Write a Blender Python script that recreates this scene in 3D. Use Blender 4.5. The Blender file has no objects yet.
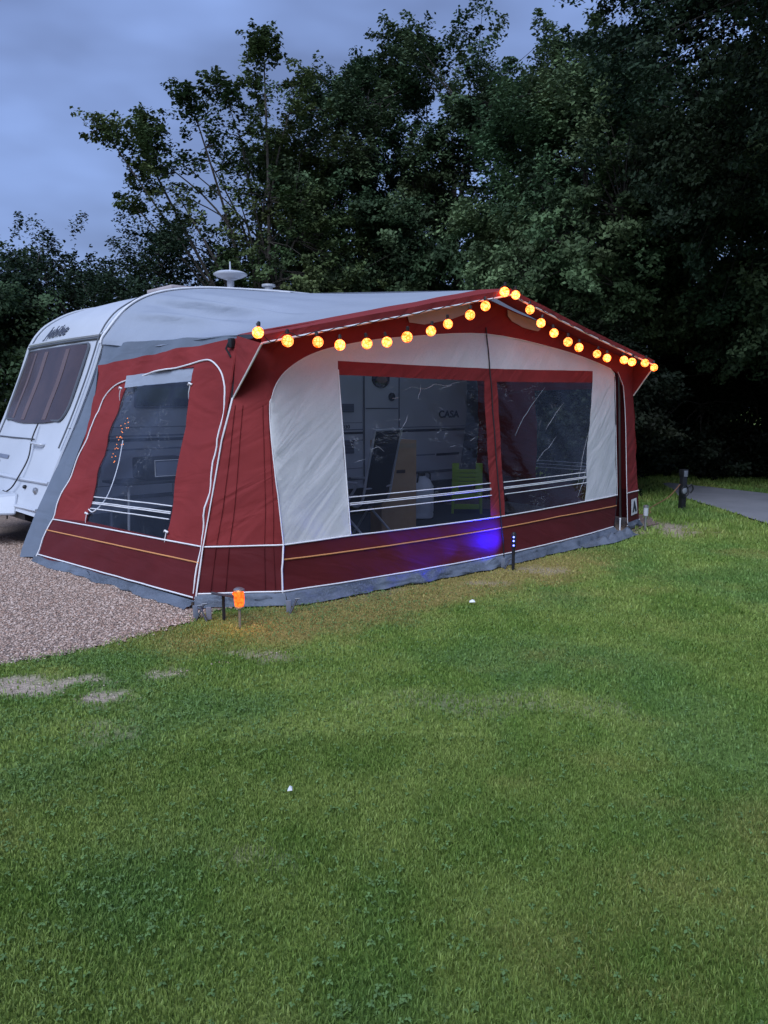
import bpy, bmesh, math, random
import numpy as np
from mathutils import Vector, Matrix, noise as mnoise

random.seed(7)
RNG = np.random.default_rng(11)
sc = bpy.context.scene
COL = sc.collection
R = math.radians

# ------------------------------------------------------------------ the pitch frame: u along the awning front, v back to the caravan
BX, BY = -0.726, 5.49
UX, UY = 0.735, 0.678
_l = math.hypot(UX, UY); UX /= _l; UY /= _l
ROT = math.atan2(UY, UX)
def W(u, v, z=0.0):
    return Vector((BX + UX*u - UY*v, BY + UY*u + UX*v, z))
def toLocal(x, y):
    dx, dy = x-BX, y-BY
    return dx*UX + dy*UY, -dx*UY + dy*UX

# ------------------------------------------------------------------ materials
def new_mat(name):
    m = bpy.data.materials.new(name); m.use_nodes = True
    nt = m.node_tree; nt.nodes.clear()
    out = nt.nodes.new('ShaderNodeOutputMaterial')
    return m, nt, out
def N(nt, t, **kw):
    n = nt.nodes.new(t)
    for k, v in kw.items(): setattr(n, k, v)
    return n
def principled(nt, out, rough=.6, spec=.4, metal=0.):
    p = N(nt, 'ShaderNodeBsdfPrincipled')
    p.inputs['Roughness'].default_value = rough
    p.inputs['Specular IOR Level'].default_value = spec
    p.inputs['Metallic'].default_value = metal
    nt.links.new(p.outputs[0], out.inputs['Surface'])
    return p
def mixrgb(nt, a, b, fac, mode='MIX'):
    m = N(nt, 'ShaderNodeMix', data_type='RGBA', blend_type=mode)
    for sock, val in ((m.inputs[0], fac), (m.inputs[6], a), (m.inputs[7], b)):
        if hasattr(val, 'links') or hasattr(val, 'is_linked'):
            nt.links.new(val, sock)
        elif isinstance(val, (int, float)): sock.default_value = val
        else: sock.default_value = (*val, 1) if len(val) == 3 else val
    return m.outputs[2]
def noise(nt, scale, detail=3., rough=.55, coord='Object', stretch=None):
    tc = N(nt, 'ShaderNodeTexCoord')
    src = tc.outputs[coord]
    if stretch:
        mp = N(nt, 'ShaderNodeMapping'); mp.inputs['Scale'].default_value = stretch
        nt.links.new(src, mp.inputs[0]); src = mp.outputs[0]
    n = N(nt, 'ShaderNodeTexNoise')
    n.inputs['Scale'].default_value = scale; n.inputs['Detail'].default_value = detail; n.inputs['Roughness'].default_value = rough
    nt.links.new(src, n.inputs['Vector'])
    return n
def ramp(nt, src, p0, p1, c0=(0,0,0,1), c1=(1,1,1,1)):
    r = N(nt, 'ShaderNodeValToRGB')
    r.color_ramp.elements[0].position = p0; r.color_ramp.elements[1].position = p1
    r.color_ramp.elements[0].color = c0; r.color_ramp.elements[1].color = c1
    nt.links.new(src, r.inputs[0]); return r.outputs[0]
def bump(nt, p, h, strength=.3, dist=.01, prev=None):
    b = N(nt, 'ShaderNodeBump'); b.inputs['Strength'].default_value = strength; b.inputs['Distance'].default_value = dist
    nt.links.new(h, b.inputs['Height'])
    if prev is not None: nt.links.new(prev, b.inputs['Normal'])
    nt.links.new(b.outputs[0], p.inputs['Normal']); return b.outputs[0]
def surf_mat(name, col, col2=None, rough=.6, spec=.4, metal=0., nscale=4., lo=.35, hi=.7, bscale=None, bstr=.2, bdist=.004, stretch=None):
    m, nt, out = new_mat(name)
    p = principled(nt, out, rough, spec, metal)
    if col2 is None: col2 = tuple(c*.82 for c in col)
    n = noise(nt, nscale, 5., stretch=stretch)
    nt.links.new(mixrgb(nt, col, col2, ramp(nt, n.outputs[0], lo, hi)), p.inputs['Base Color'])
    if bscale:
        b = noise(nt, bscale, 3.); bump(nt, p, b.outputs[0], bstr, bdist)
    return m
def canvas_mat(name, col, col2, rough=.75, sheen=.25, folds=.5, rot=.6, trans=0.):
    """woven acrylic: cloth weave, slack folds and faint weathering"""
    m, nt, out = new_mat(name)
    p = principled(nt, out, rough, .12)
    n = noise(nt, 2.3, 6., .6)
    n2 = noise(nt, 70., 2., .6)
    c = mixrgb(nt, col, col2, ramp(nt, n.outputs[0], .3, .72))
    c = mixrgb(nt, c, tuple(x*.9 for x in col), ramp(nt, n2.outputs[0], .45, .75))
    nt.links.new(c, p.inputs['Base Color'])
    p.inputs['Sheen Weight'].default_value = 0.
    tc = N(nt, 'ShaderNodeTexCoord')
    mp = N(nt, 'ShaderNodeMapping'); mp.inputs['Scale'].default_value = (.9, .9, 4.)
    mr = N(nt, 'ShaderNodeMapping'); mr.inputs['Rotation'].default_value = (0, rot, 0)
    nt.links.new(tc.outputs['Object'], mr.inputs[0]); nt.links.new(mr.outputs[0], mp.inputs[0])
    f = N(nt, 'ShaderNodeTexNoise'); f.inputs['Scale'].default_value = 1.7; f.inputs['Detail'].default_value = 2.5
    f.inputs['Distortion'].default_value = .7
    nt.links.new(mp.outputs[0], f.inputs['Vector'])
    b1 = bump(nt, p, f.outputs[0], folds*.8, .04)
    w = noise(nt, 260., 1.)
    bump(nt, p, w.outputs[0], .25, .0015, b1)
    if trans > 0:
        t = N(nt, 'ShaderNodeBsdfTranslucent'); nt.links.new(c, t.inputs[0])
        mx = N(nt, 'ShaderNodeMixShader'); mx.inputs[0].default_value = trans
        nt.links.new(p.outputs[0], mx.inputs[1]); nt.links.new(t.outputs[0], mx.inputs[2])
        nt.links.new(mx.outputs[0], out.inputs['Surface'])
    return m
def emit_mat(name, col, strength):
    m, nt, out = new_mat(name)
    e = N(nt, 'ShaderNodeEmission'); e.inputs[0].default_value = (*col, 1); e.inputs[1].default_value = strength
    nt.links.new(e.outputs[0], out.inputs['Surface']); return m

M = {}
M['red'] = canvas_mat('red_canvas', (.240, .034, .034), (.19, .027, .028), trans=.06, folds=1.)
M['maroon'] = canvas_mat('maroon_canvas', (.108, .016, .018), (.082, .013, .015), rough=.55, folds=.45, rot=-.3)
M['cream'] = canvas_mat('pale_canvas', (.78, .77, .77), (.72, .71, .71), rot=.75, folds=.6, trans=.28)
M['grey'] = canvas_mat('grey_canvas', (.40, .44, .52), (.35, .39, .47), rot=.2, folds=.9, trans=.3)
M['dgrey'] = canvas_mat('slate_grey_canvas', (.145, .17, .215), (.115, .14, .18), rot=.3, folds=.6)
M['skirt'] = canvas_mat('grey_skirt_vinyl', (.15, .175, .22), (.055, .065, .08), rough=.5, folds=1.6, rot=.1)
M['pipe_w'] = surf_mat('white_piping', (.78, .77, .78), rough=.5)
M['pipe_o'] = surf_mat('orange_piping', (.62, .27, .10), rough=.5)
M['zip'] = surf_mat('black_zip', (.012, .012, .014), rough=.5)
M['black'] = surf_mat('black_plastic', (.014, .014, .016), rough=.45)
M['steel'] = surf_mat('brushed_steel', (.46, .46, .47), rough=.35, metal=.85)
M['grey_tube'] = surf_mat('grey_painted_tube', (.48, .49, .52), rough=.4, metal=.2)
M['white_gel'] = surf_mat('white_grp', (.50, .52, .56), (.44, .46, .51), rough=.28, spec=.5, nscale=1.6)
M['white_alu'] = surf_mat('white_aluminium', (.48, .50, .545), (.42, .44, .48), rough=.38, spec=.5, nscale=1.2, bscale=22., bstr=.12, bdist=.003)
M['trim'] = surf_mat('grey_rubber_trim', (.10, .11, .13), rough=.5)
M['decal'] = surf_mat('dark_decal', (.022, .026, .045), rough=.45)
M['decal_grey'] = surf_mat('grey_decal', (.16, .18, .24), rough=.45)
M['tyre'] = surf_mat('tyre_rubber', (.018, .018, .018), rough=.8)
M['card'] = surf_mat('brown_cardboard', (.42, .28, .16), (.36, .23, .13), rough=.85, nscale=7.)
M['lime'] = surf_mat('lime_plastic', (.25, .40, .02), (.22, .35, .02), rough=.45)
M['jerry'] = surf_mat('white_polythene', (.62, .63, .64), (.55, .56, .58), rough=.45)
M['mesh_black'] = surf_mat('black_mesh_fabric', (.012, .013, .018), (.02, .021, .028), rough=.8, nscale=120., bscale=200., bstr=.4)
M['pinktop'] = surf_mat('pale_wood_top', (.44, .33, .27), rough=.5)
M['ground_sheet'] = surf_mat('dark_groundsheet', (.035, .04, .052), (.05, .056, .07), rough=.8, nscale=30.)
M['wood_dark'] = surf_mat('bark', (.050, .042, .034), (.028, .024, .020), rough=.9, nscale=9., bscale=30., bstr=.8, bdist=.03, stretch=(1, 1, .25))
M['cable_o'] = surf_mat('orange_cable', (.26, .12, .06), rough=.5)
M['scrap'] = surf_mat('white_scrap', (.78, .78, .78), rough=.7)
M['peg'] = surf_mat('dark_steel_peg', (.10, .105, .12), rough=.45, metal=.7)
M['blue_strap'] = surf_mat('grey_web_strap', (.17, .19, .24), rough=.7)

# clear PVC window
def pvc_mat(name, tint):
    m, nt, out = new_mat(name)
    tr = N(nt, 'ShaderNodeBsdfTransparent'); tr.inputs[0].default_value = (*tint, 1)
    gl = N(nt, 'ShaderNodeBsdfGlossy'); gl.inputs['Roughness'].default_value = .06; gl.inputs[0].default_value = (.9, .93, 1, 1)
    lw = N(nt, 'ShaderNodeLayerWeight'); lw.inputs[0].default_value = .5
    pw = N(nt, 'ShaderNodeMath', operation='POWER'); nt.links.new(lw.outputs['Facing'], pw.inputs[0]); pw.inputs[1].default_value = 4.
    fr = N(nt, 'ShaderNodeMath', operation='MULTIPLY_ADD'); nt.links.new(pw.outputs[0], fr.inputs[0]); fr.inputs[1].default_value = .7; fr.inputs[2].default_value = .014
    tc = N(nt, 'ShaderNodeTexCoord')
    mp = N(nt, 'ShaderNodeMapping'); mp.inputs['Rotation'].default_value = (0, .9, 0); mp.inputs['Scale'].default_value = (1.1, 1.1, 3.2)
    nt.links.new(tc.outputs['Object'], mp.inputs[0])
    a = N(nt, 'ShaderNodeTexNoise'); a.inputs['Scale'].default_value = 1.6; a.inputs['Detail'].default_value = 4.; a.inputs['Distortion'].default_value = 1.2
    nt.links.new(mp.outputs[0], a.inputs['Vector'])
    b = N(nt, 'ShaderNodeBump'); b.inputs['Strength'].default_value = .55; b.inputs['Distance'].default_value = .012
    nt.links.new(a.outputs[0], b.inputs['Height'])
    nt.links.new(b.outputs[0], gl.inputs['Normal'])
    mx = N(nt, 'ShaderNodeMixShader')
    nt.links.new(fr.outputs[0], mx.inputs[0]); nt.links.new(tr.outputs[0], mx.inputs[1]); nt.links.new(gl.outputs[0], mx.inputs[2])
    # highlights along creases in the plastic, painted as thin pale lines
    v = N(nt, 'ShaderNodeTexNoise'); v.inputs['Scale'].default_value = 3.1; v.inputs['Detail'].default_value = 6.; v.inputs['Distortion'].default_value = 2.
    nt.links.new(mp.outputs[0], v.inputs['Vector'])
    r = N(nt, 'ShaderNodeValToRGB')
    e = r.color_ramp.elements; e[0].position = .496; e[0].color = (0,0,0,1); e[1].position = .5; e[1].color = (1,1,1,1)
    e2 = e.new(.504); e2.color = (0,0,0,1)
    nt.links.new(v.outputs[0], r.inputs[0])
    g = N(nt, 'ShaderNodeTexNoise'); g.inputs['Scale'].default_value = 2.2; g.inputs['Detail'].default_value = 1.
    nt.links.new(tc.outputs['Object'], g.inputs['Vector'])
    gate = ramp(nt, g.outputs[0], .53, .66)
    mu = N(nt, 'ShaderNodeMath', operation='MULTIPLY'); nt.links.new(r.outputs[0], mu.inputs[0]); nt.links.new(gate, mu.inputs[1])
    mu2 = N(nt, 'ShaderNodeMath', operation='MULTIPLY'); nt.links.new(mu.outputs[0], mu2.inputs[0]); mu2.inputs[1].default_value = .45
    ad = N(nt, 'ShaderNodeMath', operation='ADD'); nt.links.new(mu2.outputs[0], ad.inputs[0]); ad.inputs[1].default_value = .004
    df = N(nt, 'ShaderNodeBsdfDiffuse'); df.inputs[0].default_value = (.75, .77, .8, 1)
    mx2 = N(nt, 'ShaderNodeMixShader')
    nt.links.new(ad.outputs[0], mx2.inputs[0]); nt.links.new(mx.outputs[0], mx2.inputs[1]); nt.links.new(df.outputs[0], mx2.inputs[2])
    nt.links.new(mx2.outputs[0], out.inputs['Surface'])
    return m
M['pvc'] = pvc_mat('clear_pvc', (.88, .895, .92))

# caravan front glazing: brown blinds behind dark acrylic
def glazing_mat():
    m, nt, out = new_mat('smoked_glazing')
    p = principled(nt, out, .16, .28)
    n = noise(nt, 3., 5.)
    nt.links.new(mixrgb(nt, (.058, .034, .033), (.036, .022, .023), ramp(nt, n.outputs[0], .35, .7)), p.inputs['Base Color'])
    n2 = noise(nt, 1.6, 2.); bump(nt, p, n2.outputs[0], .25, .02)
    return m
M['glazing'] = glazing_mat()
M['blind'] = surf_mat('mauve_blind_fold', (.125, .088, .095), rough=.6)
M['dark_glass'] = surf_mat('dark_acrylic', (.012, .013, .016), rough=.1, spec=.6)

# ------------------------------------------------------------------ objects
def tag(o, label=None, cat=None, group=None, kind=None):
    if label: o['label'] = label
    if cat: o['category'] = cat
    if group: o['group'] = group
    if kind: o['kind'] = kind
    return o
def thing(name, loc, label, cat, rotz=0., group=None, kind=None):
    o = bpy.data.objects.new(name, None); COL.objects.link(o)
    o.empty_display_size = .1
    o.location = loc; o.rotation_euler = (0, 0, rotz)
    return tag(o, label, cat, group, kind)

class MB:
    def __init__(s): s.v = []; s.f = []; s.uvless = True
    def add(s, vs, fs):
        k = len(s.v); s.v += [tuple(x) for x in vs]; s.f += [tuple(i+k for i in f) for f in fs]; return s
    def box(s, c, size, rot=None, bevel=0.):
        bm = bmesh.new(); bmesh.ops.create_cube(bm, size=1)
        bmesh.ops.scale(bm, vec=size, verts=bm.verts)
        if bevel: bmesh.ops.bevel(bm, geom=bm.edges[:], offset=bevel, segments=2, affect='EDGES', profile=.6)
        if rot is not None: bmesh.ops.rotate(bm, matrix=rot, verts=bm.verts)
        bmesh.ops.translate(bm, vec=c, verts=bm.verts)
        bm.verts.index_update()
        s.add([v.co[:] for v in bm.verts], [[v.index for v in f.verts] for f in bm.faces]); bm.free(); return s
    def tube(s, pts, r, n=8, cap=True):
        pts = [Vector(p) for p in pts]
        if not hasattr(r, '__len__'): r = [r]*len(pts)
        k = len(s.v); up = None
        for i, p in enumerate(pts):
            d = (pts[min(i+1, len(pts)-1)] - pts[max(i-1, 0)])
            d = d.normalized() if d.length > 1e-9 else Vector((0,0,1))
            if up is None:
                up = Vector((0,0,1)) if abs(d.z) < .9 else Vector((1,0,0))
            a = d.cross(up); 
            if a.length < 1e-6: a = d.orthogonal()
            a.normalize(); b = a.cross(d).normalized(); up = b
            for j in range(n):
                t = 2*math.pi*j/n
                s.v.append(tuple(p + (a*math.cos(t) + b*math.sin(t))*r[i]))
        for i in range(len(pts)-1):
            for j in range(n):
                q = k+i*n; s.f.append((q+j, q+(j+1)%n, q+n+(j+1)%n, q+n+j))
        if cap:
            s.f.append(tuple(k+j for j in range(n))[::-1]); s.f.append(tuple(k+(len(pts)-1)*n+j for j in range(n)))
        return s
    def lathe(s, prof, c=(0,0,0), n=20, mat=None):
        k = len(s.v)
        for r, z in prof:
            for j in range(n):
                t = 2*math.pi*j/n; p = Vector((r*math.cos(t), r*math.sin(t), z))
                if mat is not None: p = mat @ p
                s.v.append((p.x+c[0], p.y+c[1], p.z+c[2]))
        for i in range(len(prof)-1):
            for j in range(n):
                q = k+i*n; s.f.append((q+j, q+(j+1)%n, q+n+(j+1)%n, q+n+j))
        if prof[0][0] > 1e-6: s.f.append(tuple(k+j for j in range(n))[::-1])
        if prof[-1][0] > 1e-6: s.f.append(tuple(k+(len(prof)-1)*n+j for j in range(n)))
        return s
    def build(s, name, m, parent=None, smooth=True, angle=40):
        me = bpy.data.meshes.new(name); me.from_pydata(s.v, [], s.f); me.update()
        me.materials.append(m)
        o = bpy.data.objects.new(name, me); COL.objects.link(o)
        if parent is not None: o.parent = parent
        if smooth: shade(me, angle)
        return o
def shade(me, angle=40):
    me.polygons.foreach_set('use_smooth', [True]*len(me.polygons))
    bm = bmesh.new(); bm.from_mesh(me)
    bmesh.ops.recalc_face_normals(bm, faces=bm.faces)
    a = R(angle)
    for e in bm.edges:
        if len(e.link_faces) == 2 and e.calc_face_angle(0) > a: e.smooth = False
    bm.to_mesh(me); bm.free()
def copy_tree(o, parent=None):
    c = o.copy(); COL.objects.link(c)
    if parent is not None: c.parent = parent
    for ch in list(o.children): copy_tree(ch, c)
    return c

def poly_panel(name, S, poly, m, parent, step=.12, disp=None, flip=None):
    """a cut cloth panel: outline in (a,z), subdivided and laid on the surface S(a,z)"""
    bm = bmesh.new()
    vs = [bm.verts.new((a, z, 0)) for a, z in poly]
    f = bm.faces.new(vs); f.normal_update()
    bmesh.ops.triangulate(bm, faces=[f])
    a0, a1 = min(p[0] for p in poly), max(p[0] for p in poly); z0, z1 = min(p[1] for p in poly), max(p[1] for p in poly)
    for ax, lo, hi in ((0, a0, a1), (1, z0, z1)):
        k = math.floor(lo/step)+1
        while k*step < hi:
            co = [0,0,0]; co[ax] = k*step; no = [0,0,0]; no[ax] = 1
            bmesh.ops.bisect_plane(bm, geom=bm.verts[:]+bm.edges[:]+bm.faces[:], plane_co=co, plane_no=no); k += 1
    bmesh.ops.remove_doubles(bm, verts=bm.verts, dist=1e-4)
    for v in bm.verts:
        a, z = v.co.x, v.co.y
        p = Vector(S(a, z))
        if disp:
            e = 1e-3
            n = (Vector(S(a+e, z))-p).cross(Vector(S(a, z+e))-p).normalized()
            p = p + n*disp(a, z)
        v.co = p
    bmesh.ops.recalc_face_normals(bm, faces=bm.faces)
    me = bpy.data.meshes.new(name); bm.to_mesh(me); bm.free()
    me.materials.append(m)
    me.polygons.foreach_set('use_smooth', [True]*len(me.polygons))
    o = bpy.data.objects.new(name, me); COL.objects.link(o); o.parent = parent
    return o
def seam(S, pts, step=.06, off=0., disp=None):
    out = []
    for (a0, z0), (a1, z1) in zip(pts[:-1], pts[1:]):
        n = max(1, int(math.hypot(a1-a0, z1-z0)/step))
        for i in range(n + (1 if (a1, z1) == pts[-1] else 0)):
            t = i/n; a, z = a0+(a1-a0)*t, z0+(z1-z0)*t
            p = Vector(S(a, z))
            e = 1e-3
            nn = (Vector(S(a+e, z))-p).cross(Vector(S(a, z+e))-p).normalized()
            p = p + nn*((disp(a, z) if disp else 0) + off)
            out.append(p)
    return out
def smooth_pts(pts, n=6, closed=False):
    """Catmull-Rom through 2-D points"""
    out = []
    P = list(pts)
    for i in range(len(P)-1):
        p0 = P[max(i-1, 0)]; p1 = P[i]; p2 = P[i+1]; p3 = P[min(i+2, len(P)-1)]
        for k in range(n):
            t = k/n
            out.append(tuple(.5*((2*p1[j]) + (-p0[j]+p2[j])*t + (2*p0[j]-5*p1[j]+4*p2[j]-p3[j])*t*t + (-p0[j]+3*p1[j]-3*p2[j]+p3[j])*t**3) for j in range(len(p1))))
    out.append(tuple(P[-1])); return out
def lerp_tab(x, xs, ys):
    if x <= xs[0]:
        return ys[0]
    for i in range(len(xs)-1):
        if x <= xs[i+1]:
            f = (x-xs[i])/(xs[i+1]-xs[i]); return ys[i]*(1-f)+ys[i+1]*f
    return ys[-1]

# ================================================================== AWNING
BOT = [(-.54, .38), (0, 0), (2.4, -.2), (4.85, .05), (5.34, .15)]
TOP = [(-.09, .40), (-.02, .14), (2.4, .14), (4.78, .12), (5.0, .14)]
def _curve(P, a):
    if a < 0:
        f = (a+.6)/.6; return (P[0][0]*(1-f)+P[1][0]*f, P[0][1]*(1-f)+P[1][1]*f)
    if a > 4.85:
        f = (a-4.85)/.55; return (P[3][0]*(1-f)+P[4][0]*f, P[3][1]*(1-f)+P[4][1]*f)
    f = a/4.85; q = 4*f*(1-f)
    return tuple(P[1][j]*(1-f)+P[3][j]*f + (P[2][j]-P[1][j]*.505-P[3][j]*.495)*q for j in (0, 1))
def front(a, z):
    w = z/1.93
    b, t = _curve(BOT, a), _curve(TOP, a)
    return (b[0]*(1-w)+t[0]*w, b[1]*(1-w)+t[1]*w, z)
RZ = [0, .12, .37, .92, 1.3, 1.75, 2.15]; RU = [-.80, -.75, -.66, -.40, -.22, -.03, .11]
def rail_u(z): return lerp_tab(z, RZ, RU)
def side(t, z):
    ua = -.54+.233*z
    f = (t-.38)/(3.15-.38)
    return (ua*(1-f)+rail_u(z)*f, t, z)
def side_right(t, z):
    ua = 5.34-.175*z
    ub = lerp_tab(z, [0, .5, 1.2, 1.8, 2.15], [5.72, 5.80, 5.86, 5.80, 5.66])
    f = (t-.15)/(3.15-.15)
    return (ua*(1-f)+ub*f, t, z)

def fold(seed, amp, kx=1., kz=2.5, ang=.7):
    ca, sa = math.cos(ang), math.sin(ang)
    def d(a, z):
        x, y = (a*ca+z*sa)*kx, (-a*sa+z*ca)*kz
        return amp*(mnoise.noise(Vector((x*1.2, y*2., seed)))+.5*mnoise.noise(Vector((x*2.2, y*4.6, seed+9))))
    return d
d_front = fold(3.3, .013, ang=-.8)
d_low = d_front
d_side = fold(5.7, .030, 1., 2.2, -.5)

aw = thing('caravan_awning', W(0, 0, 0), 'large red and pale canvas awning with clear windows on the side of the white caravan', 'awning', ROT)

# ---- front wall
RIDGE = 2.46
def gable_top(a): return 1.915 + (RIDGE-1.93)*max(0., 1-abs(a-2.4)/2.75)
cream_out = smooth_pts([(.018, .445), (-.003, .916), (-.022, 1.345), (.02, 1.54), (.135, 1.69), (.369, 1.82), (.711, 1.912), (1.308, 2.005), (2.443, 2.10), (3.593, 2.01), (4.30, 1.90)], 5) + [(4.54, 1.85), (4.62, 1.80), (4.635, 1.70), (4.62, 1.2), (4.605, .445)]
door = [(3.83, .445), (4.189, 1.815), (2.4, 1.785), (.619, 1.786), (.600, .445)]
poly_panel('cream_panel', front, cream_out + door, M['cream'], aw, .07, d_front)
poly_panel('window_surround', front, [(.619, 1.786), (2.4, 1.785), (4.189, 1.815), (4.153, 1.690), (2.506, 1.668), (2.394, .445), (2.191, .445), (2.319, 1.670), (.617, 1.680)], M['red'], aw, .07, d_front)
wl = poly_panel('window_pane', front, [(.617, 1.680), (2.319, 1.670), (2.191, .445), (.600, .445)], M['pvc'], aw, .09, d_front)
wr = poly_panel('window_pane', front, [(2.506, 1.668), (4.153, 1.690), (3.83, .445), (2.394, .445)], M['pvc'], aw, .09, d_front)
for w_, a0, a1 in ((wl, .62, 2.215), (wr, 2.42, 3.87)):
    for k, z in enumerate((.745, .698, .686, .636)):
        MB().tube(seam(front, [(a0+(.008 if a0 > 1 else 0), z), (a1+z*.02, z+.004)], .1, .004, d_front), .0045, 5).build('stripe', M['pipe_w'], w_)
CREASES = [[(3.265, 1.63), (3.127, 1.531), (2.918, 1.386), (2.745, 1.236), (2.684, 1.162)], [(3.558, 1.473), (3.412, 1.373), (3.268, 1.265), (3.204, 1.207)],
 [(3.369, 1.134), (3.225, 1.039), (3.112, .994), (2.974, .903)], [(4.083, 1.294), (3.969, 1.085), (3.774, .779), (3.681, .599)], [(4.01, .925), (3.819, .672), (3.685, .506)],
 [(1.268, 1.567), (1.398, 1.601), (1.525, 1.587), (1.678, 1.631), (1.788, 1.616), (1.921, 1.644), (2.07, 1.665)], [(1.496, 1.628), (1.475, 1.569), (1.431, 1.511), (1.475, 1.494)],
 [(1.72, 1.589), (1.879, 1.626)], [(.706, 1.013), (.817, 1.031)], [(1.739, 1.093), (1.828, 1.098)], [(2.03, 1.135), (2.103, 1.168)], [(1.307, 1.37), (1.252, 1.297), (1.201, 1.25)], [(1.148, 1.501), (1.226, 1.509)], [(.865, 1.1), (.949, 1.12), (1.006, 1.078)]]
crm = surf_mat('pvc_crease_highlight', (.38, .40, .44), rough=.3)  # pale colour paints the bright reflections along the window creases
for cr_ in CREASES:
    P_ = seam(front, smooth_pts(cr_, 4), .03, .003, d_front)
    P_ = [p+Vector((.006*mnoise.noise(p*17), 0, .006*mnoise.noise(p*19+Vector((3, 0, 0))))) for p in P_]
    k_ = len(P_)
    MB().tube(P_, [.0006+.0016*math.sin(math.pi*i/(k_-1))*(.4+.9*abs(mnoise.noise(p*9))) for i, p in enumerate(P_)], 5).build('crease_highlight', crm, wr if cr_[0][0] > 2.4 else wl)
gp = [(-.03, .10)]
gable = [(-.02, 1.40)] + [(-.15, 1.62), (-.45, 1.90)]
gable = list(reversed([p for p in cream_out[:-1] if p[1] > 1.34 and p[0] < 4.3])) 
red_gable = [(-.52, 1.56), (-.58, 1.90)] + [(a, gable_top(a)) for a in (-.3, .2, .8, 1.4, 1.9, 2.4, 2.9, 3.4, 4.0, 4.6, 5.0)] + [(5.38, 1.90), (5.36, 1.50), (4.86, 1.50), (4.80, 1.66), (4.70, 1.80), (4.54, 1.852)] + list(reversed([p for p in cream_out if p[1] > 1.345 and p[0] < 4.31]))
red_gable += [(-.022, 1.345), (-.56, 1.345)]
poly_panel('gable_panel', front, red_gable, M['red'], aw, .09, d_front)
poly_panel('corner_panel', front, [(-.6, .445), (.018, .445), (-.003, .916), (-.022, 1.345), (-.56, 1.345), (-.589, 1.2), (-.6, .9)], M['red'], aw, .09, d_front)
poly_panel('corner_panel', front, [(4.90, .445), (5.40, .445), (5.38, 1.2), (5.36, 1.5), (4.86, 1.5), (4.90, 1.2)], M['red'], aw, .09, d_front)
poly_panel('corner_foot_panel', front, [(-.6, .07), (-.01, .095), (.018, .445), (-.6, .445)], M['maroon'], aw, .09, d_low)
cf = poly_panel('corner_foot_panel', front, [(4.91, .07), (5.40, .085), (5.40, .445), (4.90, .445)], M['maroon'], aw, .09, d_low)
poly_panel('lower_panel', front, [(-.01, .095), (.561, .09), (2.3, .088), (3.25, .10), (4.50, .095), (4.605, .445), (.018, .445)], M['maroon'], aw, .07, d_low)
vent_m = surf_mat('pale_mesh_vent', (.40, .39, .40), rough=.8, bscale=150., bstr=.4)
def off_front(o): 
    def S(a, z):
        p = front(a, z); return (p[0], p[1]-o, p[2])
    return S
poly_panel('gable_vent', off_front(.016), [(1.42, 2.135), (1.60, 2.13), (1.95, 2.20), (2.16, 2.265), (2.24, 2.355), (2.2, 2.375), (1.4, 2.205)], vent_m, aw, .1, d_front)
poly_panel('gable_vent', off_front(.016), [(2.77, 2.35), (2.765, 2.29), (2.82, 2.245), (2.98, 2.20), (3.22, 2.175), (3.27, 2.20), (3.22, 2.275)], vent_m, aw, .1, d_front)
# gap strip that shows the unzipped edge
MB().tube(seam(front, [(2.43, 2.16), (2.40, 1.6), (2.29, .05)], .06, .010, d_front), .006, 6).build('zip', M['zip'], aw)
MB().tube(seam(front, [(4.625, 1.78), (4.62, 1.2), (4.605, .445), (4.50, .095)], .06, .004), .006, 6).build('zip', M['zip'], aw)
MB().tube(seam(front, [(-.6, .06), (-.6, .44)], .06), .012, 6).build('corner_seam', M['maroon'], aw)
MB().tube(seam(front, [(-.6, .44), (-.6, 1.0), (-.6, 1.92)], .06), .014, 6).build('corner_seam', M['red'], aw)
def piping(S, pts, mat='pipe_w', r=.006, d=None, name='piping'):
    return MB().tube(seam(S, pts, .04, .006, d), r, 6).build(name, M[mat], aw)
piping(front, [(-.6, .435), (.018, .442), (.599, .452), (2.3, .440), (3.315, .447), (4.61, .447)], d=d_low)
piping(front, [(4.90, .442), (5.40, .440)], d=d_low)
piping(front, [(-.592, .100), (-.007, .103), (.561, .102), (2.256, .102), (3.247, .106), (4.47, .104)], d=d_low)
piping(front, [(4.91, .06), (5.40, .085)], d=d_low)
piping(front, [(.012, .333), (1.078, .334), (2.302, .338), (3.295, .347), (4.57, .33)], 'pipe_o', .006, d_low)
piping(front, [(.018, .445), (-.003, .27), (-.01, .07)], r=.0065)
piping(front, [p for p in cream_out], r=.0045)
piping(front, [(-.59, .05), (-.60, .428), (-.589, 1.2), (-.53, 1.50)], r=.0075)
piping(front, [(.602, .46), (.619, 1.72)], r=.0045)
piping(front, [(4.915, .08), (4.90, .5), (4.88, 1.2), (4.82, 1.66), (4.70, 1.82)], r=.004)
for a in (-.50, -.40, -.13, -.06):   # twin stitched seams on the corner
    piping(front, [(a, .455), (a+.015, .7), (a+.02, 1.3), (a+.02, 1.45)], 'red', .0032, d_front, 'stitched_seam'); piping(front, [(a, .09), (a, .44)], 'maroon', .0032, d_low, 'stitched_seam')
# maker's square label on the right corner
lab = poly_panel('logo_patch', off_front(.012), [(5.05, .165), (5.30, .17), (5.295, .36), (5.055, .355)], M['pipe_w'], cf, .2, d_low)
poly_panel('logo_mark', off_front(.018), [(5.09, .20), (5.15, .20), (5.165, .24), (5.19, .24), (5.205, .20), (5.265, .205), (5.19, .335), (5.165, .335)], M['decal'], lab, .2, d_low)

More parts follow.
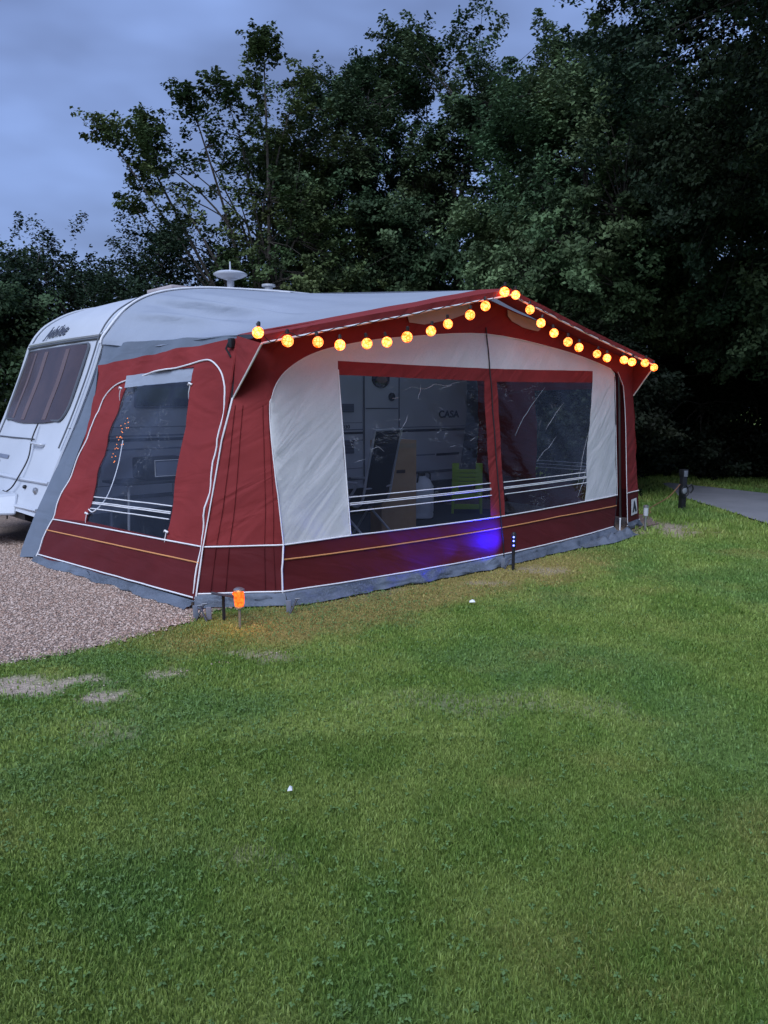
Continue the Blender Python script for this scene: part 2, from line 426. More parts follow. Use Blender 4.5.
# ---- side wall towards the gravel
def side_top(t): return lerp_tab(t, [.38, .994, 1.929, 3.2], [1.934, 1.915, 1.893, 1.842])
sred = [(.38, .44), (.99, .44), (.87, .435)]
side_edge = [(2.86, .43), (2.80, .9), (2.78, 1.3), (2.95, 1.6), (3.15, 1.80)]
win_side = [(2.19, .435), (2.389, 1.72), (1.0, 1.745), (.867, .435)]
poly_panel('side_panel', side, [(.38, .435), (.867, .435), (1.0, 1.745), (2.345, 1.72), (2.19, .435), (2.87, .40), (2.83, .7), (2.84, 1.2), (2.95, 1.55), (3.14, 1.845)] + [(t, side_top(t)) for t in (2.6, 2.0, 1.5, 1.0, .7, .38)], M['red'], aw, .08, d_side)
swp = poly_panel('window_pane', side, [(.867, .435), (2.19, .435), (2.31, 1.61), (.99, 1.64)], M['pvc'], aw, .09, d_side)
for z in (.675, .630, .618, .575):
    MB().tube(seam(side, [(.90, z+.006), (2.21, z-.03)], .1, -.004, d_side), .0048, 5).build('stripe', M['pipe_w'], swp)
poly_panel('window_blind', side, [(.99, 1.64), (2.31, 1.61), (2.345, 1.72), (1.0, 1.745)], M['grey'], aw, .06, fold(2.2, .012, 5., .6, .5))
poly_panel('lower_panel', side, [(.36, .07), (.38, .435), (.867, .435), (2.19, .435), (2.87, .40), (2.89, .035)], M['maroon'], aw, .08, d_side)
e_ = (Vector(side(1.01, 1.))-Vector(side(1., 1.))).cross(Vector(side(1., 1.01))-Vector(side(1., 1.)))
SIDE_OUT = 1. if e_.x < 0 else -1.
def sp(pts, mat='pipe_w', r=.006, name='piping'):
    return MB().tube(seam(side, pts, .04, SIDE_OUT*.007, d_side), r, 6).build(name, M[mat], aw)
sp([(2.86, .39), (.384, .435)])
sp([(2.885, .060), (.36, .072)])
sp([(2.88, .285), (.387, .32)], 'pipe_o')
sp(smooth_pts([(2.90, .037), (2.84, .564), (2.743, 1.312), (2.654, 1.574), (2.339, 1.68), (1.826, 1.719), (1.268, 1.75), (.856, 1.789), (.672, 1.766), (.53, 1.672), (.45, 1.488), (.425, .985), (.405, .452), (.40, .1)], 5), r=.0065)
sp([(2.31, 1.61), (2.19, .435)], 'maroon', .004, 'stitched_seam')
for q in ((2.33, 1.60), (.985, 1.61), (2.20, .50), (.87, .49)):
    p = Vector(side(*q))
    mb = MB(); mb.tube([p+Vector((-.02, -.03, .0)), p+Vector((-.03, .0, .012)), p+Vector((-.02, .03, 0))], .008, 6)
    mb.tube([p+Vector((-.02, 0, 0)), p+Vector((-.03, .01, -.06)), p+Vector((-.02, .03, -.11))], .004, 5)
    mb.build('window_tie', M['pipe_w'], aw)
cord = smooth_pts([tuple(Vector(side(2.08, 1.14))+Vector((.04, 0, 0))), tuple(Vector(side(2.04, .9))+Vector((.05, 0, 0))), tuple(Vector(side(2.01, .66))+Vector((.02, 0, 0))), tuple(Vector(side(2.10, .53))+Vector((-.01, 0, 0))), tuple(Vector(side(2.19, .54))+Vector((-.02, 0, 0)))], 6)
MB().tube(cord, .005, 6).build('cord', M['pipe_w'], aw)
# grey gable triangle of the side and the draught strip along the caravan
def tri_top(t): return lerp_tab(t, [.38, 3.15], [1.955, 2.06])
poly_panel('side_gable', side, [(t, side_top(t)) for t in (.38, 1.0, 1.5, 2.0, 2.6, 3.14)] + [(t, tri_top(t)) for t in (3.15, 2.4, 1.6, .9, .38)], M['dgrey'], aw, .08, d_side)
def strip_S(f, z):
    tt = lerp_tab(z, [0, .4, .7, 1.2, 1.55, 1.845], [2.90, 2.87, 2.83, 2.84, 2.95, 3.14])
    p = Vector(side(tt, max(z, .03)))
    ub = lerp_tab(z, [0, .12, .37, .92, 1.3, 1.75, 2.15], [-.84, -.80, -.69, -.395, -.20, -.01, .12])
    q = Vector((ub, 3.19, z))
    return p*(1-f)+q*f
poly_panel('draught_strip', strip_S, [(0, .03), (1, .0), (1, 1.84), (0, 1.84)], M['dgrey'], aw, .1, fold(4.4, .012, 2., 1.2, 1.2))

# ---- right wall
poly_panel('side_panel', side_right, [(.15, .44), (.75, .44), (.75, 1.65), (1.85, 1.65), (1.85, .44), (3.15, .44), (3.15, 2.0), (.15, 1.92)], M['red'], aw, .12, d_side)
swr = poly_panel('window_pane', side_right, [(.75, .44), (1.85, .44), (1.85, 1.65), (.75, 1.65)], M['pvc'], aw, .12, d_side)
for z in (.72, .675, .63):
    MB().tube(seam(side_right, [(.76, z), (1.84, z-.02)], .1, .004, d_side), .005, 5).build('stripe', M['pipe_w'], swr)
poly_panel('lower_panel', side_right, [(.15, .08), (3.15, .06), (3.15, .44), (.15, .44)], M['maroon'], aw, .15, d_side)

def tail_S(f, z):
    p = Vector(side_right(3.15, z)); q = Vector((lerp_tab(z, [0, .35, .6, 1., 1.3, 1.83, 2.1], [5.40, 5.44, 5.50, 5.58, 5.62, 5.62, 5.56]), 3.188, z))
    return p*(1-f)+q*f
poly_panel('draught_strip', tail_S, [(0, .03), (1, .03), (1, 2.05), (0, 2.0)], M['dgrey'], aw, .12)
# ---- skirts
def skirt(S, a0, a1, outsign, name='skirt', amp=.05, out=.10, ends=1, zt=.095):
    n = int((a1-a0)/.04); mb = MB(); rows = 7
    for i in range(n+1):
        a = a0+(a1-a0)*i/n
        p = Vector(S(a, zt-.005)); e = 1e-2
        tdir = (Vector(S(a+e, zt-.005))-p).normalized()
        nrm = Vector((tdir.y, -tdir.x, 0))*outsign
        o = out*(.7+.6*mnoise.noise(Vector((a*1.9, 2.2, outsign))))
        for r in range(rows):
            f = r/(rows-1)
            w = amp*(mnoise.noise(Vector((a*4.5, f*2.4, 7)))+.6*mnoise.noise(Vector((a*11., f*3., 3))))
            zz = zt*(1-f)**1.3 + (.010 + .012*max(0, mnoise.noise(Vector((a*6, 0, 1)))))*min(1, f*2) + abs(w)*.9*math.sin(math.pi*f)
            mb.v.append(tuple(Vector((p.x, p.y, 0)) + nrm*(o*f + .006 + w*.7*f) + Vector((0, 0, zz))))
    for i in range(n):
        for r in range(rows-1):
            q = i*rows+r; mb.f.append((q, q+rows, q+rows+1, q+1))
    return mb.build(name, M['skirt'], aw)
skirt(front, -.6, 0., 1, amp=.05, out=.07)
skirt(front, 0., 4.50, 1)
skirt(front, 4.90, 5.4, 1, out=.05)
skirt(side, .36, 2.93, -1, out=.12, zt=.055)
# the loose bunched end of the front skirt by the open corner
mb = MB(); n, rows = 22, 9
for i in range(n+1):
    a = 3.55+1.15*i/n
    for r in range(rows):
        f = r/(rows-1); base = front(a, .05)
        k = min(1., i/9)
        h = k*(.055*(.5+.5*math.sin(i*1.5+f*4.2))+.05*abs(mnoise.noise(Vector((a*7., f*5., 2)))))*math.sin(math.pi*min(1, f*1.02)) + .018*(1-f) + .012
        mb.v.append((base[0]+.03*mnoise.noise(Vector((a*9, f*4, 0))), base[1]-.02-(.10+.10*k)*f, h+.0))
for i in range(n):
    for r in range(rows-1):
        q = i*rows+r; mb.f.append((q, q+rows, q+rows+1, q+1))
mb.build('bunched_skirt', M['skirt'], aw)

# ---- roof: ruled from the caravan rail to the gable front
RAILL = smooth_pts([(.065, 2.055), (.11, 2.15), (.37, 2.44), (.70, 2.61), (1.18, 2.705), (1.75, 2.745), (2.4, 2.77)], 8)
RAILR = smooth_pts([(5.70, 2.02), (5.63, 2.17), (5.38, 2.42), (5.02, 2.60), (4.5, 2.70), (3.5, 2.755), (2.4, 2.77)], 8)
def arc_at(P, f):
    L = [0]
    for p, q in zip(P[:-1], P[1:]): L.append(L[-1]+math.hypot(q[0]-p[0], q[1]-p[1]))
    t = f*L[-1]
    for i in range(len(P)-1):
        if t <= L[i+1]+1e-9:
            k = (t-L[i])/(L[i+1]-L[i]); return (P[i][0]*(1-k)+P[i+1][0]*k, P[i][1]*(1-k)+P[i+1][1]*k)
    return P[-1]
FV, CV = .24, -.10
EAVE_L = Vector((-.10, .40, 1.955)); EAVE_R = Vector((5.02, .30, 1.95))
FT = Vector((2.4, FV, 2.50))
def roof_L(f, g):
    b = arc_at(RAILL, f); b = Vector((b[0], 3.165, b[1]))
    q = f**.85
    e = EAVE_L*(1-q) + FT*q
    p = b*(1-g)+e*g
    p.z -= .035*math.sin(math.pi*g)*(1-.6*f)
    p.z += .02*math.sin(math.pi*g)*mnoise.noise(Vector((f*9., g*1.6, 2.)))*(1-f)*2.2
    k_ = math.exp(-((f-.26)/.15)**2)*max(0., math.sin(math.pi*min(1, g*1.15)))
    w_ = .075*k_*(math.sin(46*f+2.4*g)+.6*mnoise.noise(Vector((f*30, g*2, 4))))
    p.x -= w_*.7; p.z += w_*.6
    return p
def roof_R(f, g):
    b = arc_at(RAILR, f); b = Vector((b[0], 3.165, b[1]))
    q = f**.85
    e = EAVE_R*(1-q) + FT*q
    p = b*(1-g)+e*g; p.z -= .03*math.sin(math.pi*g)*(1-f); return p
def grid_S(S, nu, nv):
    mb = MB()
    for i in range(nu+1):
        for j in range(nv+1): mb.v.append(tuple(S(i/nu, j/nv)))
    for i in range(nu):
        for j in range(nv):
            q = i*(nv+1)+j; mb.f.append((q, q+nv+1, q+nv+2, q+1))
    return mb
rl = grid_S(roof_L, 130, 26); rr = grid_S(roof_R, 24, 14)
mb = MB(); mb.add(rl.v, rl.f); mb.add(rr.v, rr.f); mb.build('roof_canopy', M['grey'], aw, angle=60)
# front canopy strip (red) with hanging valance
CL = Vector((-.225, -.10, 1.912)); CR = Vector((5.05, -.10, 1.945)); CP = Vector((2.42, CV, 2.475))
def strip_L(f, g):
    p = (EAVE_L*(1-f**.85)+FT*f**.85)*(1-g) + (CL*(1-f)+CP*f)*g
    p.z += .004 + .006*mnoise.noise(Vector((f*7, g, 3))); return p
def strip_R(f, g):
    p = (EAVE_R*(1-f**.85)+FT*f**.85)*(1-g) + (CR*(1-f)+CP*f)*g
    p.z += .004 + .006*mnoise.noise(Vector((f*7, g, 5))) - .012*math.sin(math.pi*f); return p
a = grid_S(strip_L, 30, 5); b = grid_S(strip_R, 30, 5)
MB().add(a.v, a.f).add(b.v, b.f).build('canopy_strip', M['red'], aw, angle=60)
def val(S):
    def T(f, g):
        p = S(f, 1.0); p = Vector(p); p.z -= .052*g; p.y -= .004; return p
    return T
a = grid_S(val(strip_L), 30, 2); b = grid_S(val(strip_R), 30, 2)
vl = MB().add(a.v, a.f).add(b.v, b.f).build('canopy_valance', M['red'], aw, angle=60)
pl_ = [val(strip_L)(i/30, 1.05)+Vector((0, -.004, 0)) for i in range(31)]; pr_ = [val(strip_R)(i/30, 1.05)+Vector((0, -.004, 0)) for i in range(31)]
MB().tube(pl_, .0085, 6).tube(pr_, .0085, 6).build('piping', M['pipe_w'], vl)
# gussets closing the canopy ends
for (C, E_, Q) in ((pl_[0], EAVE_L, Vector(front(-.53, 1.50))), (pr_[0], EAVE_R, Vector(front(5.37, 1.56)))):
    mb = MB(); k = 10
    T = Vector(E_); T.z -= .004
    for i in range(k+1):
        for j in range(k+1):
            e = C*(1-i/k)+Q*(i/k); bck = T*(1-i/k)+Q*(i/k)+Vector((0, .0, 0))
            mb.v.append(tuple(e*(1-j/k)+bck*(j/k)))
    for i in range(k):
        for j in range(k):
            q = i*(k+1)+j; mb.f.append((q, q+k+1, q+k+2, q+1))
    g_ = mb.build('gusset', M['red'], aw)
    MB().tube([C, C*.5+Q*.5+Vector((.004, .004, 0)), Q], .0075, 6).build('piping', M['pipe_w'], g_)
# corner boot over the left pole top, black clip
mb = MB(); mb.box(Vector((-.125, .435, 1.90)), (.035, .05, .07), bevel=.008); mb.tube([(-.13, .45, 1.92), (-.15, .47, 1.86), (-.13, .44, 1.80)], .008, 6); mb.build('pole_clip', M['black'], aw)
# white rail bead along the caravan
bead = [Vector((p[0]-.012, 3.175, p[1]+.012)) for p in RAILL]
MB().tube(bead, .012, 8).build('rail_bead', M['pipe_w'], aw)
# frame poles inside
for k, (bt, tp) in enumerate((((-.40, .45, 0), (-.06, .45, 1.91)), ((2.82, .24, 0), (2.46, .24, 2.45)), ((5.2, .32, 0), (4.98, .30, 1.92)))):
    MB().tube([bt, tp], .013, 10).build('frame_pole', M['steel'], aw)
for e in ((-.06, .45, 1.915), (4.98, .33, 1.915)):
    MB().tube([e, (2.42, .27, 2.462)], .012, 8).build('frame_pole', M['steel'], aw)
MB().tube([(2.42, .27, 2.455), (2.42, 3.12, 2.70)], .012, 8).build('frame_pole', M['steel'], aw)

# ================================================================== CARAVAN
cv = thing('caravan', W(2.5, 4.3, 0), 'white touring caravan with sloped nose and smoked front window behind the red awning', 'caravan', ROT)
def CVl(u, v, z): return Vector((u-2.5, v-4.3, z))
prof = smooth_pts([(-.66, .37), (-.565, .55), (-.40, .92), (-.22, 1.30), (-.03, 1.75), (.11, 2.13)], 4)[:-1] + smooth_pts([(.11, 2.13), (.21, 2.29), (.37, 2.44), (.70, 2.61), (1.18, 2.715), (1.75, 2.755), (2.4, 2.785), (3.4, 2.785), (4.4, 2.745), (4.95, 2.65), (5.38, 2.45), (5.62, 2.2), (5.74, 1.83), (5.74, 1.3), (5.70, 1.0), (5.60, .6), (5.52, .35)], 4)
# loft across the width with softened edges
cu, cz = 2.5, 1.5
ring = []
VS = [3.205, 3.212, 3.235, 3.29, 3.6, 4.3, 5.0, 5.33, 5.385, 5.41, 5.417]
INS = [.045, .022, .007, .0, -.02, -.035, -.02, .0, .007, .022, .045]
mb = MB(); k = len(prof)
for v, ins in zip(VS, INS):
    for i, (u, z) in enumerate(prof):
        p0 = prof[max(i-1, 0)]; p1 = prof[min(i+1, k-1)]
        t = Vector((p1[0]-p0[0], p1[1]-p0[1])).normalized(); nn = Vector((t.y, -t.x))   # inward
        if ins < 0:      # bow outward only on nose and tail
            bow = ins*max(.35, min(1, 1-(z-2.13)*1.8))
        else: bow = ins
        mb.v.append(tuple(CVl(u+nn.x*bow, v, z+nn.y*bow)))
for i in range(len(VS)-1):
    for j in range(k-1):
        q = i*k+j; mb.f.append((q, q+1, q+k+1, q+k))
    q = i*k; mb.f.append((q+k-1, q, q+k, q+2*k-1))
mb.f.append(tuple(range(k))); mb.f.append(tuple((len(VS)-1)*k+j for j in range(k)))
body = mb.build('body', M['white_alu'], cv, angle=35)
def face_u(v, z):
    """u of the nose skin"""
    t = 1-min(1, abs(v-4.31)/1.1)
    bow = .035*min(1, t*1.6)*(1 if t > 0 else 0)
    return lerp_tab(z, [p[1] for p in prof[:22]], [p[0] for p in prof[:22]]) - bow
def face(v, z, off=.0):
    return CVl(face_u(v, z)-off, v, z)
# corner trims following the roof profile
for v in (3.200, 5.42):
    tr = [CVl(u-.004, v, z+.004) for (u, z) in prof if z > .4 and u < 5.3]
    MB().tube(tr, .016, 6).build('awning_rail', M['white_gel'], cv)
tr = [CVl(u+.03, 3.198, z-.014) for (u, z) in prof if z > .9 and u < 1.5]
MB().tube(tr, .011, 6).build('rail_seal', M['trim'], cv)
tr = [CVl(u-.028, 3.27, z+.014) for (u, z) in prof if .95 < z and u < 2.0]
MB().tube(tr, .008, 6).build('rail_seal', M['trim'], cv)
# nose cap over the window with gutter
def ledge(v0, v1, z, r, m, name):
    pts = [face(v0+(v1-v0)*i/14, z, .012) for i in range(15)]
    return MB().tube(pts, r, 6).build(name, m, cv)
ledge(3.24, 5.39, 2.165, .020, M['white_gel'], 'gutter')
ledge(3.24, 5.39, 2.128, .012, M['trim'], 'gutter_seal')
ledge(3.22, 5.40, .69, .020, M['white_gel'], 'nose_moulding')
ledge(3.24, 5.38, .43, .018, M['white_gel'], 'nose_moulding')
ledge(4.02, 5.30, 1.095, .007, M['trim'], 'locker_seam')
# front window
wq = []
def wface(s, r, off):
    # s across 0..1 (near to far), r up 0..1
    z = 1.30+(2.085-1.30)*r
    v = (3.46+ (5.40-3.46)*s) if True else 0
    v0 = 3.455+.01*r; v1 = 5.36-.06*r
    v = v0+(v1-v0)*s
    z -= .045*(1-r)*math.sin(math.pi*s)
    return face(v, z, off)
def round_rect(n=9, rad=.12, ax=1.9, az=.8):
    pts = []
    rx, rz = rad/ax, rad/az
    for (cx, cz, a0, kx) in ((1-rx, rz*1.6, -90, 1.6), (1-rx*.5, 1-rz*.5, 0, .5), (rx*.5, 1-rz*.5, 90, .5), (rx, rz*1.6, 180, 1.6)):
        for i in range(n):
            t = R(a0+90*i/(n-1)); pts.append((cx+rx*(1 if kx > 1 else .5)*math.cos(t), cz+rz*kx*math.sin(t)))
    return pts
rp = round_rect()
def plate(outline, S, m, name, parent, off, thick, cuts=.12):
    bm = bmesh.new(); vs = [bm.verts.new((x, y, 0)) for x, y in outline]
    f = bm.faces.new(vs); f.normal_update(); bmesh.ops.triangulate(bm, faces=[f])
    for ax in (0, 1):
        for kk in range(1, int(1/cuts)+1):
            co = [0, 0, 0]; co[ax] = kk*cuts; no = [0, 0, 0]; no[ax] = 1
            bmesh.ops.bisect_plane(bm, geom=bm.verts[:]+bm.edges[:]+bm.faces[:], plane_co=co, plane_no=no)
    ex = bmesh.ops.extrude_face_region(bm, geom=bm.faces[:])
    top = set(g for g in ex['geom'] if isinstance(g, bmesh.types.BMVert))
    for v in bm.verts: v.co = S(v.co.x, v.co.y, off+thick if v in top else off)
    bmesh.ops.recalc_face_normals(bm, faces=bm.faces)
    me = bpy.data.meshes.new(name); bm.to_mesh(me); bm.free(); me.materials.append(m)
    o = bpy.data.objects.new(name, me); COL.objects.link(o); o.parent = parent; shade(me, 35); return o
win = plate(rp, wface, M['glazing'], 'front_window', cv, -.01, .026)
MB().tube([wface(x, y, .014) for x, y in rp] + [wface(*rp[0], .014)], .014, 6).build('window_frame', M['trim'], win)
for s0, s1 in ((.24, .30), (.585, .645), (.80, .84)):
    mb = MB()
    for i in range(13):
        r = .04+.92*i/12
        for s_ in (s0, s1): mb.v.append(tuple(wface(s_+.003*math.sin(i*.7), r, .019)))
    for i in range(12): mb.f.append((2*i, 2*i+1, 2*i+3, 2*i+2))
    # a narrow raised fold
    me = mb.build('blind_fold', M['blind'], win)
# nose grab handle, road light, stickers, lead
h = MB(); h.tube(smooth_pts([tuple(face(3.70, 1.045, 0)), tuple(face(3.72, 1.05, .045)), tuple(face(3.95, 1.06, .05)), tuple(face(3.98, 1.055, 0))], 5), .014, 8); h.build('grab_handle', M['white_gel'], cv)
def decal(v0, v1, z0, z1, m, name, off=.006):
    mb = MB()
    for i in range(9):
        v = v0+(v1-v0)*i/8
        mb.v.append(tuple(face(v, z0, off))); mb.v.append(tuple(face(v, z1, off)))
    for i in range(8): mb.f.append((2*i, 2*i+2, 2*i+3, 2*i+1))
    return mb.build(name, m, cv)
decal(4.60, 5.25, .865, .905, M['decal_grey'], 'badge_strip')
decal(4.86, 4.89, .72, .84, surf_mat('orange_reflector', (.40, .10, .05), rough=.3), 'reflector')
lead = smooth_pts([tuple(face(4.04, 1.255, .03)), tuple(face(3.97, 1.10, .05)), tuple(face(3.90, .9, .03)), tuple(face(3.92, .70, .05)), tuple(face(3.99, .60, .05)), tuple(face(4.10, .545, .06)), tuple(face(4.20, .55, .05)), tuple(face(4.02, .53, .06)), tuple(face(3.85, .46, .05)), tuple(face(3.80, .36, .05)), tuple(face(3.82, .30, .05))], 6)
MB().tube(lead, .008, 6).build('lead', M['black'], cv)
def knob(v, z, r, m, name):
    p = face(v, z, .0); mt = Matrix.Rotation(R(-90), 3, 'Y')
    return MB().lathe([(r, 0), (r, .02), (r*.6, .032), (0.0, .034)], p, 14, mt).build(name, m, cv)
knob(3.46, .60, .035, M['steel'], 'locker_latch'); knob(3.75, .62, .02, M['black'], 'locker_latch'); knob(4.75, .60, .04, M['white_gel'], 'marker_light')
# hitch fairing
fr = MB()
fp = [(0, 3.72, .345), (0, 4.9, .345), (-.75, 4.62, .345), (-.75, 4.02, .345)]
bmv = [(face_u(3.9, .35)+.02, 3.70, .335), (face_u(3.9, .35)+.02, 4.86, .335), (-1.25, 4.60, .35), (-1.25, 3.98, .35),
       (face_u(3.9, .52)+.02, 3.86, .555), (face_u(3.9, .52)+.02, 4.70, .555), (-1.2, 4.52, .51), (-1.2, 4.06, .51)]
fr.add([CVl(*p) for p in bmv], [(0, 1, 2, 3), (4, 7, 6, 5), (0, 3, 7, 4), (1, 5, 6, 2), (3, 2, 6, 7), (0, 4, 5, 1)])
fo = fr.build('hitch_fairing', M['white_gel'], cv)
bv = fo.modifiers.new('bevel', 'BEVEL'); bv.width = .035; bv.segments = 3
MB().tube([CVl(-1.3, 4.31, .40), CVl(-1.75, 4.31, .42)], .04, 8).tube([CVl(-1.75, 4.31, .47), CVl(-1.75, 4.31, .38)], .05, 8).build('hitch', M['black'], cv)
# chassis, corner steadies, wheels
mb = MB(); mb.box(CVl(2.45, 4.31, .31), (5.9, 1.7, .10)); mb.box(CVl(-.4, 4.31, .33), (.5, 1.5, .06)); mb.build('chassis', M['black'], cv)
for (u, v, du) in ((-.25, 3.75, .55), (-.25, 4.95, .55), (5.1, 3.75, -.5), (5.1, 4.95, -.5)):
    mb = MB(); mb.tube([CVl(u-.35*(1 if du > 0 else -1), v+.18*(1 if v > 4.3 else 1), .34), CVl(u+du*.4, v-.05, .035)], .022, 6); mb.box(CVl(u+du*.45, v-.06, .02), (.16, .12, .03), bevel=.006); mb.build('corner_steady', M['black'], cv)
for v in (3.36, 5.26):
    mt = Matrix.Rotation(R(90), 3, 'X')
    w_ = MB().lathe([(.18, -.085), (.29, -.085), (.315, -.06), (.315, .06), (.29, .085), (.18, .085)], CVl(2.75, v, .315), 28, mt).build('wheel', M['tyre'], cv)
    MB().lathe([(.0, -.088), (.06, -.088), (.08, -.07), (.165, -.075), (.18, -.06), (.18, .06), (.165, .075), (.08, .07), (.06, .088), (0, .088)], CVl(2.75, v, .315), 24, mt).build('rim', M['steel'], w_)
# side (awning side) details, seen through the clear windows
SV = 3.205
def srect(u0, u1, z0, z1, m, name, th=.006, parent=None, bev=0.):
    mb = MB(); mb.box(CVl((u0+u1)/2, SV-th/2, (z0+z1)/2), (u1-u0, th, z1-z0), bevel=bev); return mb.build(name, m, parent or cv)
srect(-.10, 3.56, 1.075, 1.105, M['decal'], 'stripe'); srect(4.225, 5.60, 1.08, 1.115, M['decal'], 'stripe')
srect(.05, 3.56, 1.125, 1.14, M['decal_grey'], 'stripe', .004); srect(4.225, 5.6, 1.14, 1.152, M['decal_grey'], 'stripe', .004)
srect(-.30, 3.56, .985, 1.0, M['decal_grey'], 'stripe', .004)
srect(4.28, 4.95, .735, .755, M['decal_grey'], 'stripe', .004); srect(4.98, 5.48, .72, .755, M['decal'], 'stripe', .005)
srect(-.55, 3.55, .47, .51, M['trim'], 'sill_rail', .02); srect(4.23, 5.45, .48, .515, M['trim'], 'sill_rail', .02)
dr = srect(3.585, 4.205, .42, 1.84, M['white_alu'], 'entrance_door', .012, bev=.004)
def frame_rect(u0, u1, z0, z1, r, m, name, parent, y=SV-.014):
    return MB().tube([CVl(u0, y, z0), CVl(u1, y, z0), CVl(u1, y, z1), CVl(u0, y, z1), CVl(u0, y, z0+.001)], r, 6).build(name, m, parent)
frame_rect(3.575, 4.215, .41, 1.845, .009, M['trim'], 'door_seal', dr)
srect(3.60, 4.19, 1.402, 1.416, M['trim'], 'door_split', .018, dr)
mb = MB(); mb.lathe([(.16, 0), (.16, .012), (.13, .018), (0, .018)], CVl(3.87, SV-.012, 1.80), 24, Matrix.Rotation(R(90), 3, 'X') @ Matrix.Diagonal((1, .75, 1)).to_3x3()); dw = mb.build('door_window', M['dark_glass'], dr)
mb = MB(); mb.lathe([(.10, .0), (.10, .022), (0, .022)], CVl(3.88, SV-.012, 1.79), 20, Matrix.Rotation(R(90), 3, 'X') @ Matrix.Diagonal((1, .5, 1)).to_3x3()); mb.build('blind', surf_mat('tan_blind', (.22, .13, .09)), dw)
MB().lathe([(.055, 0), (.055, .02), (.03, .035), (0, .036)], CVl(4.07, SV-.012, 1.565), 18, Matrix.Rotation(R(90), 3, 'X')).build('door_handle', M['black'], dr)
# windows of the side
for (u0, u1, z0, z1) in ((.40, 1.30, 1.43, 1.90), (1.75, 2.95, 1.35, 1.95)):
    w_ = srect(u0, u1, z0, z1, M['dark_glass'], 'side_window', .02, bev=.01)
    frame_rect(u0, u1, z0, z1, .012, M['trim'], 'window_frame', w_, SV-.012)
# lockers and vents
for (u0, u1, z0, z1) in ((3.12, 3.40, 1.36, 1.47), (3.12, 3.40, .82, 1.0)):
    w_ = srect(u0, u1, z0, z1, M['decal_grey'], 'vent', .015, bev=.004)
    for q in range(4):
        zz = z0+(z1-z0)*(q+.5)/4; MB().box(CVl((u0+u1)/2, SV-.020, zz), (u1-u0-.03, .01, .008)).build('louvre', M['trim'], w_)
frame_rect(1.7, 2.35, .55, .95, .006, M['trim'], 'locker_seam', cv, SV-.004)
for zz, sz in ((1.22, .006), (.62, .006)):
    srect(-.3, 3.55, zz, zz+.006, M['trim'], 'panel_seam', .004)
mb = MB()
for i in range(141):
    u_ = -.45+5.85*i/140; w_ = .012*mnoise.noise(Vector((u_*6, 0, 1)))
    mb.v += [tuple(CVl(u_, 3.195+w_, .02)), tuple(CVl(u_, 3.215+w_*.3, .47))]
for i in range(140): mb.f.append((2*i, 2*i+2, 2*i+3, 2*i+1))
mb.build('draught_skirt', M['black'], cv)
# lettering
FONT = {}
def text_part(txt, size, parent, m, place, shear=0., name='lettering', bold=0.):
    cu_ = bpy.data.curves.new('txt', 'FONT'); cu_.body = txt; cu_.size = size; cu_.shear = shear; cu_.extrude = .002; cu_.offset = bold; cu_.align_x = 'LEFT'
    tmp = bpy.data.objects.new('txt', cu_); COL.objects.link(tmp)
    dg = bpy.context.evaluated_depsgraph_get(); me = bpy.data.meshes.new_from_object(tmp.evaluated_get(dg))
    bpy.data.objects.remove(tmp); bpy.data.curves.remove(cu_)
    for v in me.vertices: v.co = place(v.co.x, v.co.y, v.co.z)
    me.materials.clear(); me.materials.append(m); me.name = name
    o = bpy.data.objects.new(name, me); COL.objects.link(o); o.parent = parent; return o
text_part('CASA', .14, cv, M['decal'], lambda x, y, z: CVl(5.02+x*1.25, SV-.004-z, 1.275+y), 0, bold=.004)
text_part('2030', .07, cv, M['decal'], lambda x, y, z: CVl(3.16+x*1.25, SV-.004-z, 1.15+y), 0)
# name on the brow above the window (reads along -v as seen from the front)
def brow(x, y, z):
    v = 4.90 - x; t = y
    # walk up the profile from z=2.2
    pts = [p for p in prof if p[1] >= 2.13 and p[0] < 1.2]
    d = .09+t
    L = 0
    for p, q in zip(pts[:-1], pts[1:]):
        s_ = math.hypot(q[0]-p[0], q[1]-p[1])
        if L+s_ >= d:
            f = (d-L)/s_; return CVl(p[0]+(q[0]-p[0])*f-(q[1]-p[1])/s_*(.04+z), v, p[1]+(q[1]-p[1])*f+(q[0]-p[0])/s_*(.04+z))
        L += s_
    return CVl(pts[-1][0], v, pts[-1][1])
text_part('Jubilee', .17, cv, surf_mat('faded_decal', (.07, .075, .10), rough=.4), lambda x, y, z: brow(x*1.35, y*1.25, z), .2, bold=.003)
# roof fittings
rh = MB(); rh.box(CVl(1.62, 4.05, 2.79), (.95, .62, .05), bevel=.02); rh.build('roof_light', surf_mat('tinted_rooflight', (.42, .36, .36), rough=.3), cv)
an = MB().lathe([(.05, 2.74), (.06, 2.84), (.045, 2.90), (.045, 3.02), (.09, 3.035)], CVl(2.21, 4.2, 0), 16).build('antenna', M['white_gel'], cv)
MB().lathe([(.03, 3.025), (.14, 3.05), (.21, 3.082), (.215, 3.097), (.17, 3.122), (.07, 3.14), (.02, 3.145), (.011, 3.15), (.008, 3.25), (0, 3.252)], CVl(2.21, 4.2, 0), 28).build('dish', M['white_gel'], an)
fl = MB().lathe([(.055, 2.74), (.055, 2.985)], CVl(2.72, 4.1, 0), 14).build('flue', M['grey_tube'], cv)
MB().lathe([(.0, 2.98), (.09, 2.985), (.09, 3.01), (.02, 3.02), (0, 3.02)], CVl(2.72, 4.1, 0), 16).build('flue_cap', M['grey_tube'], fl)

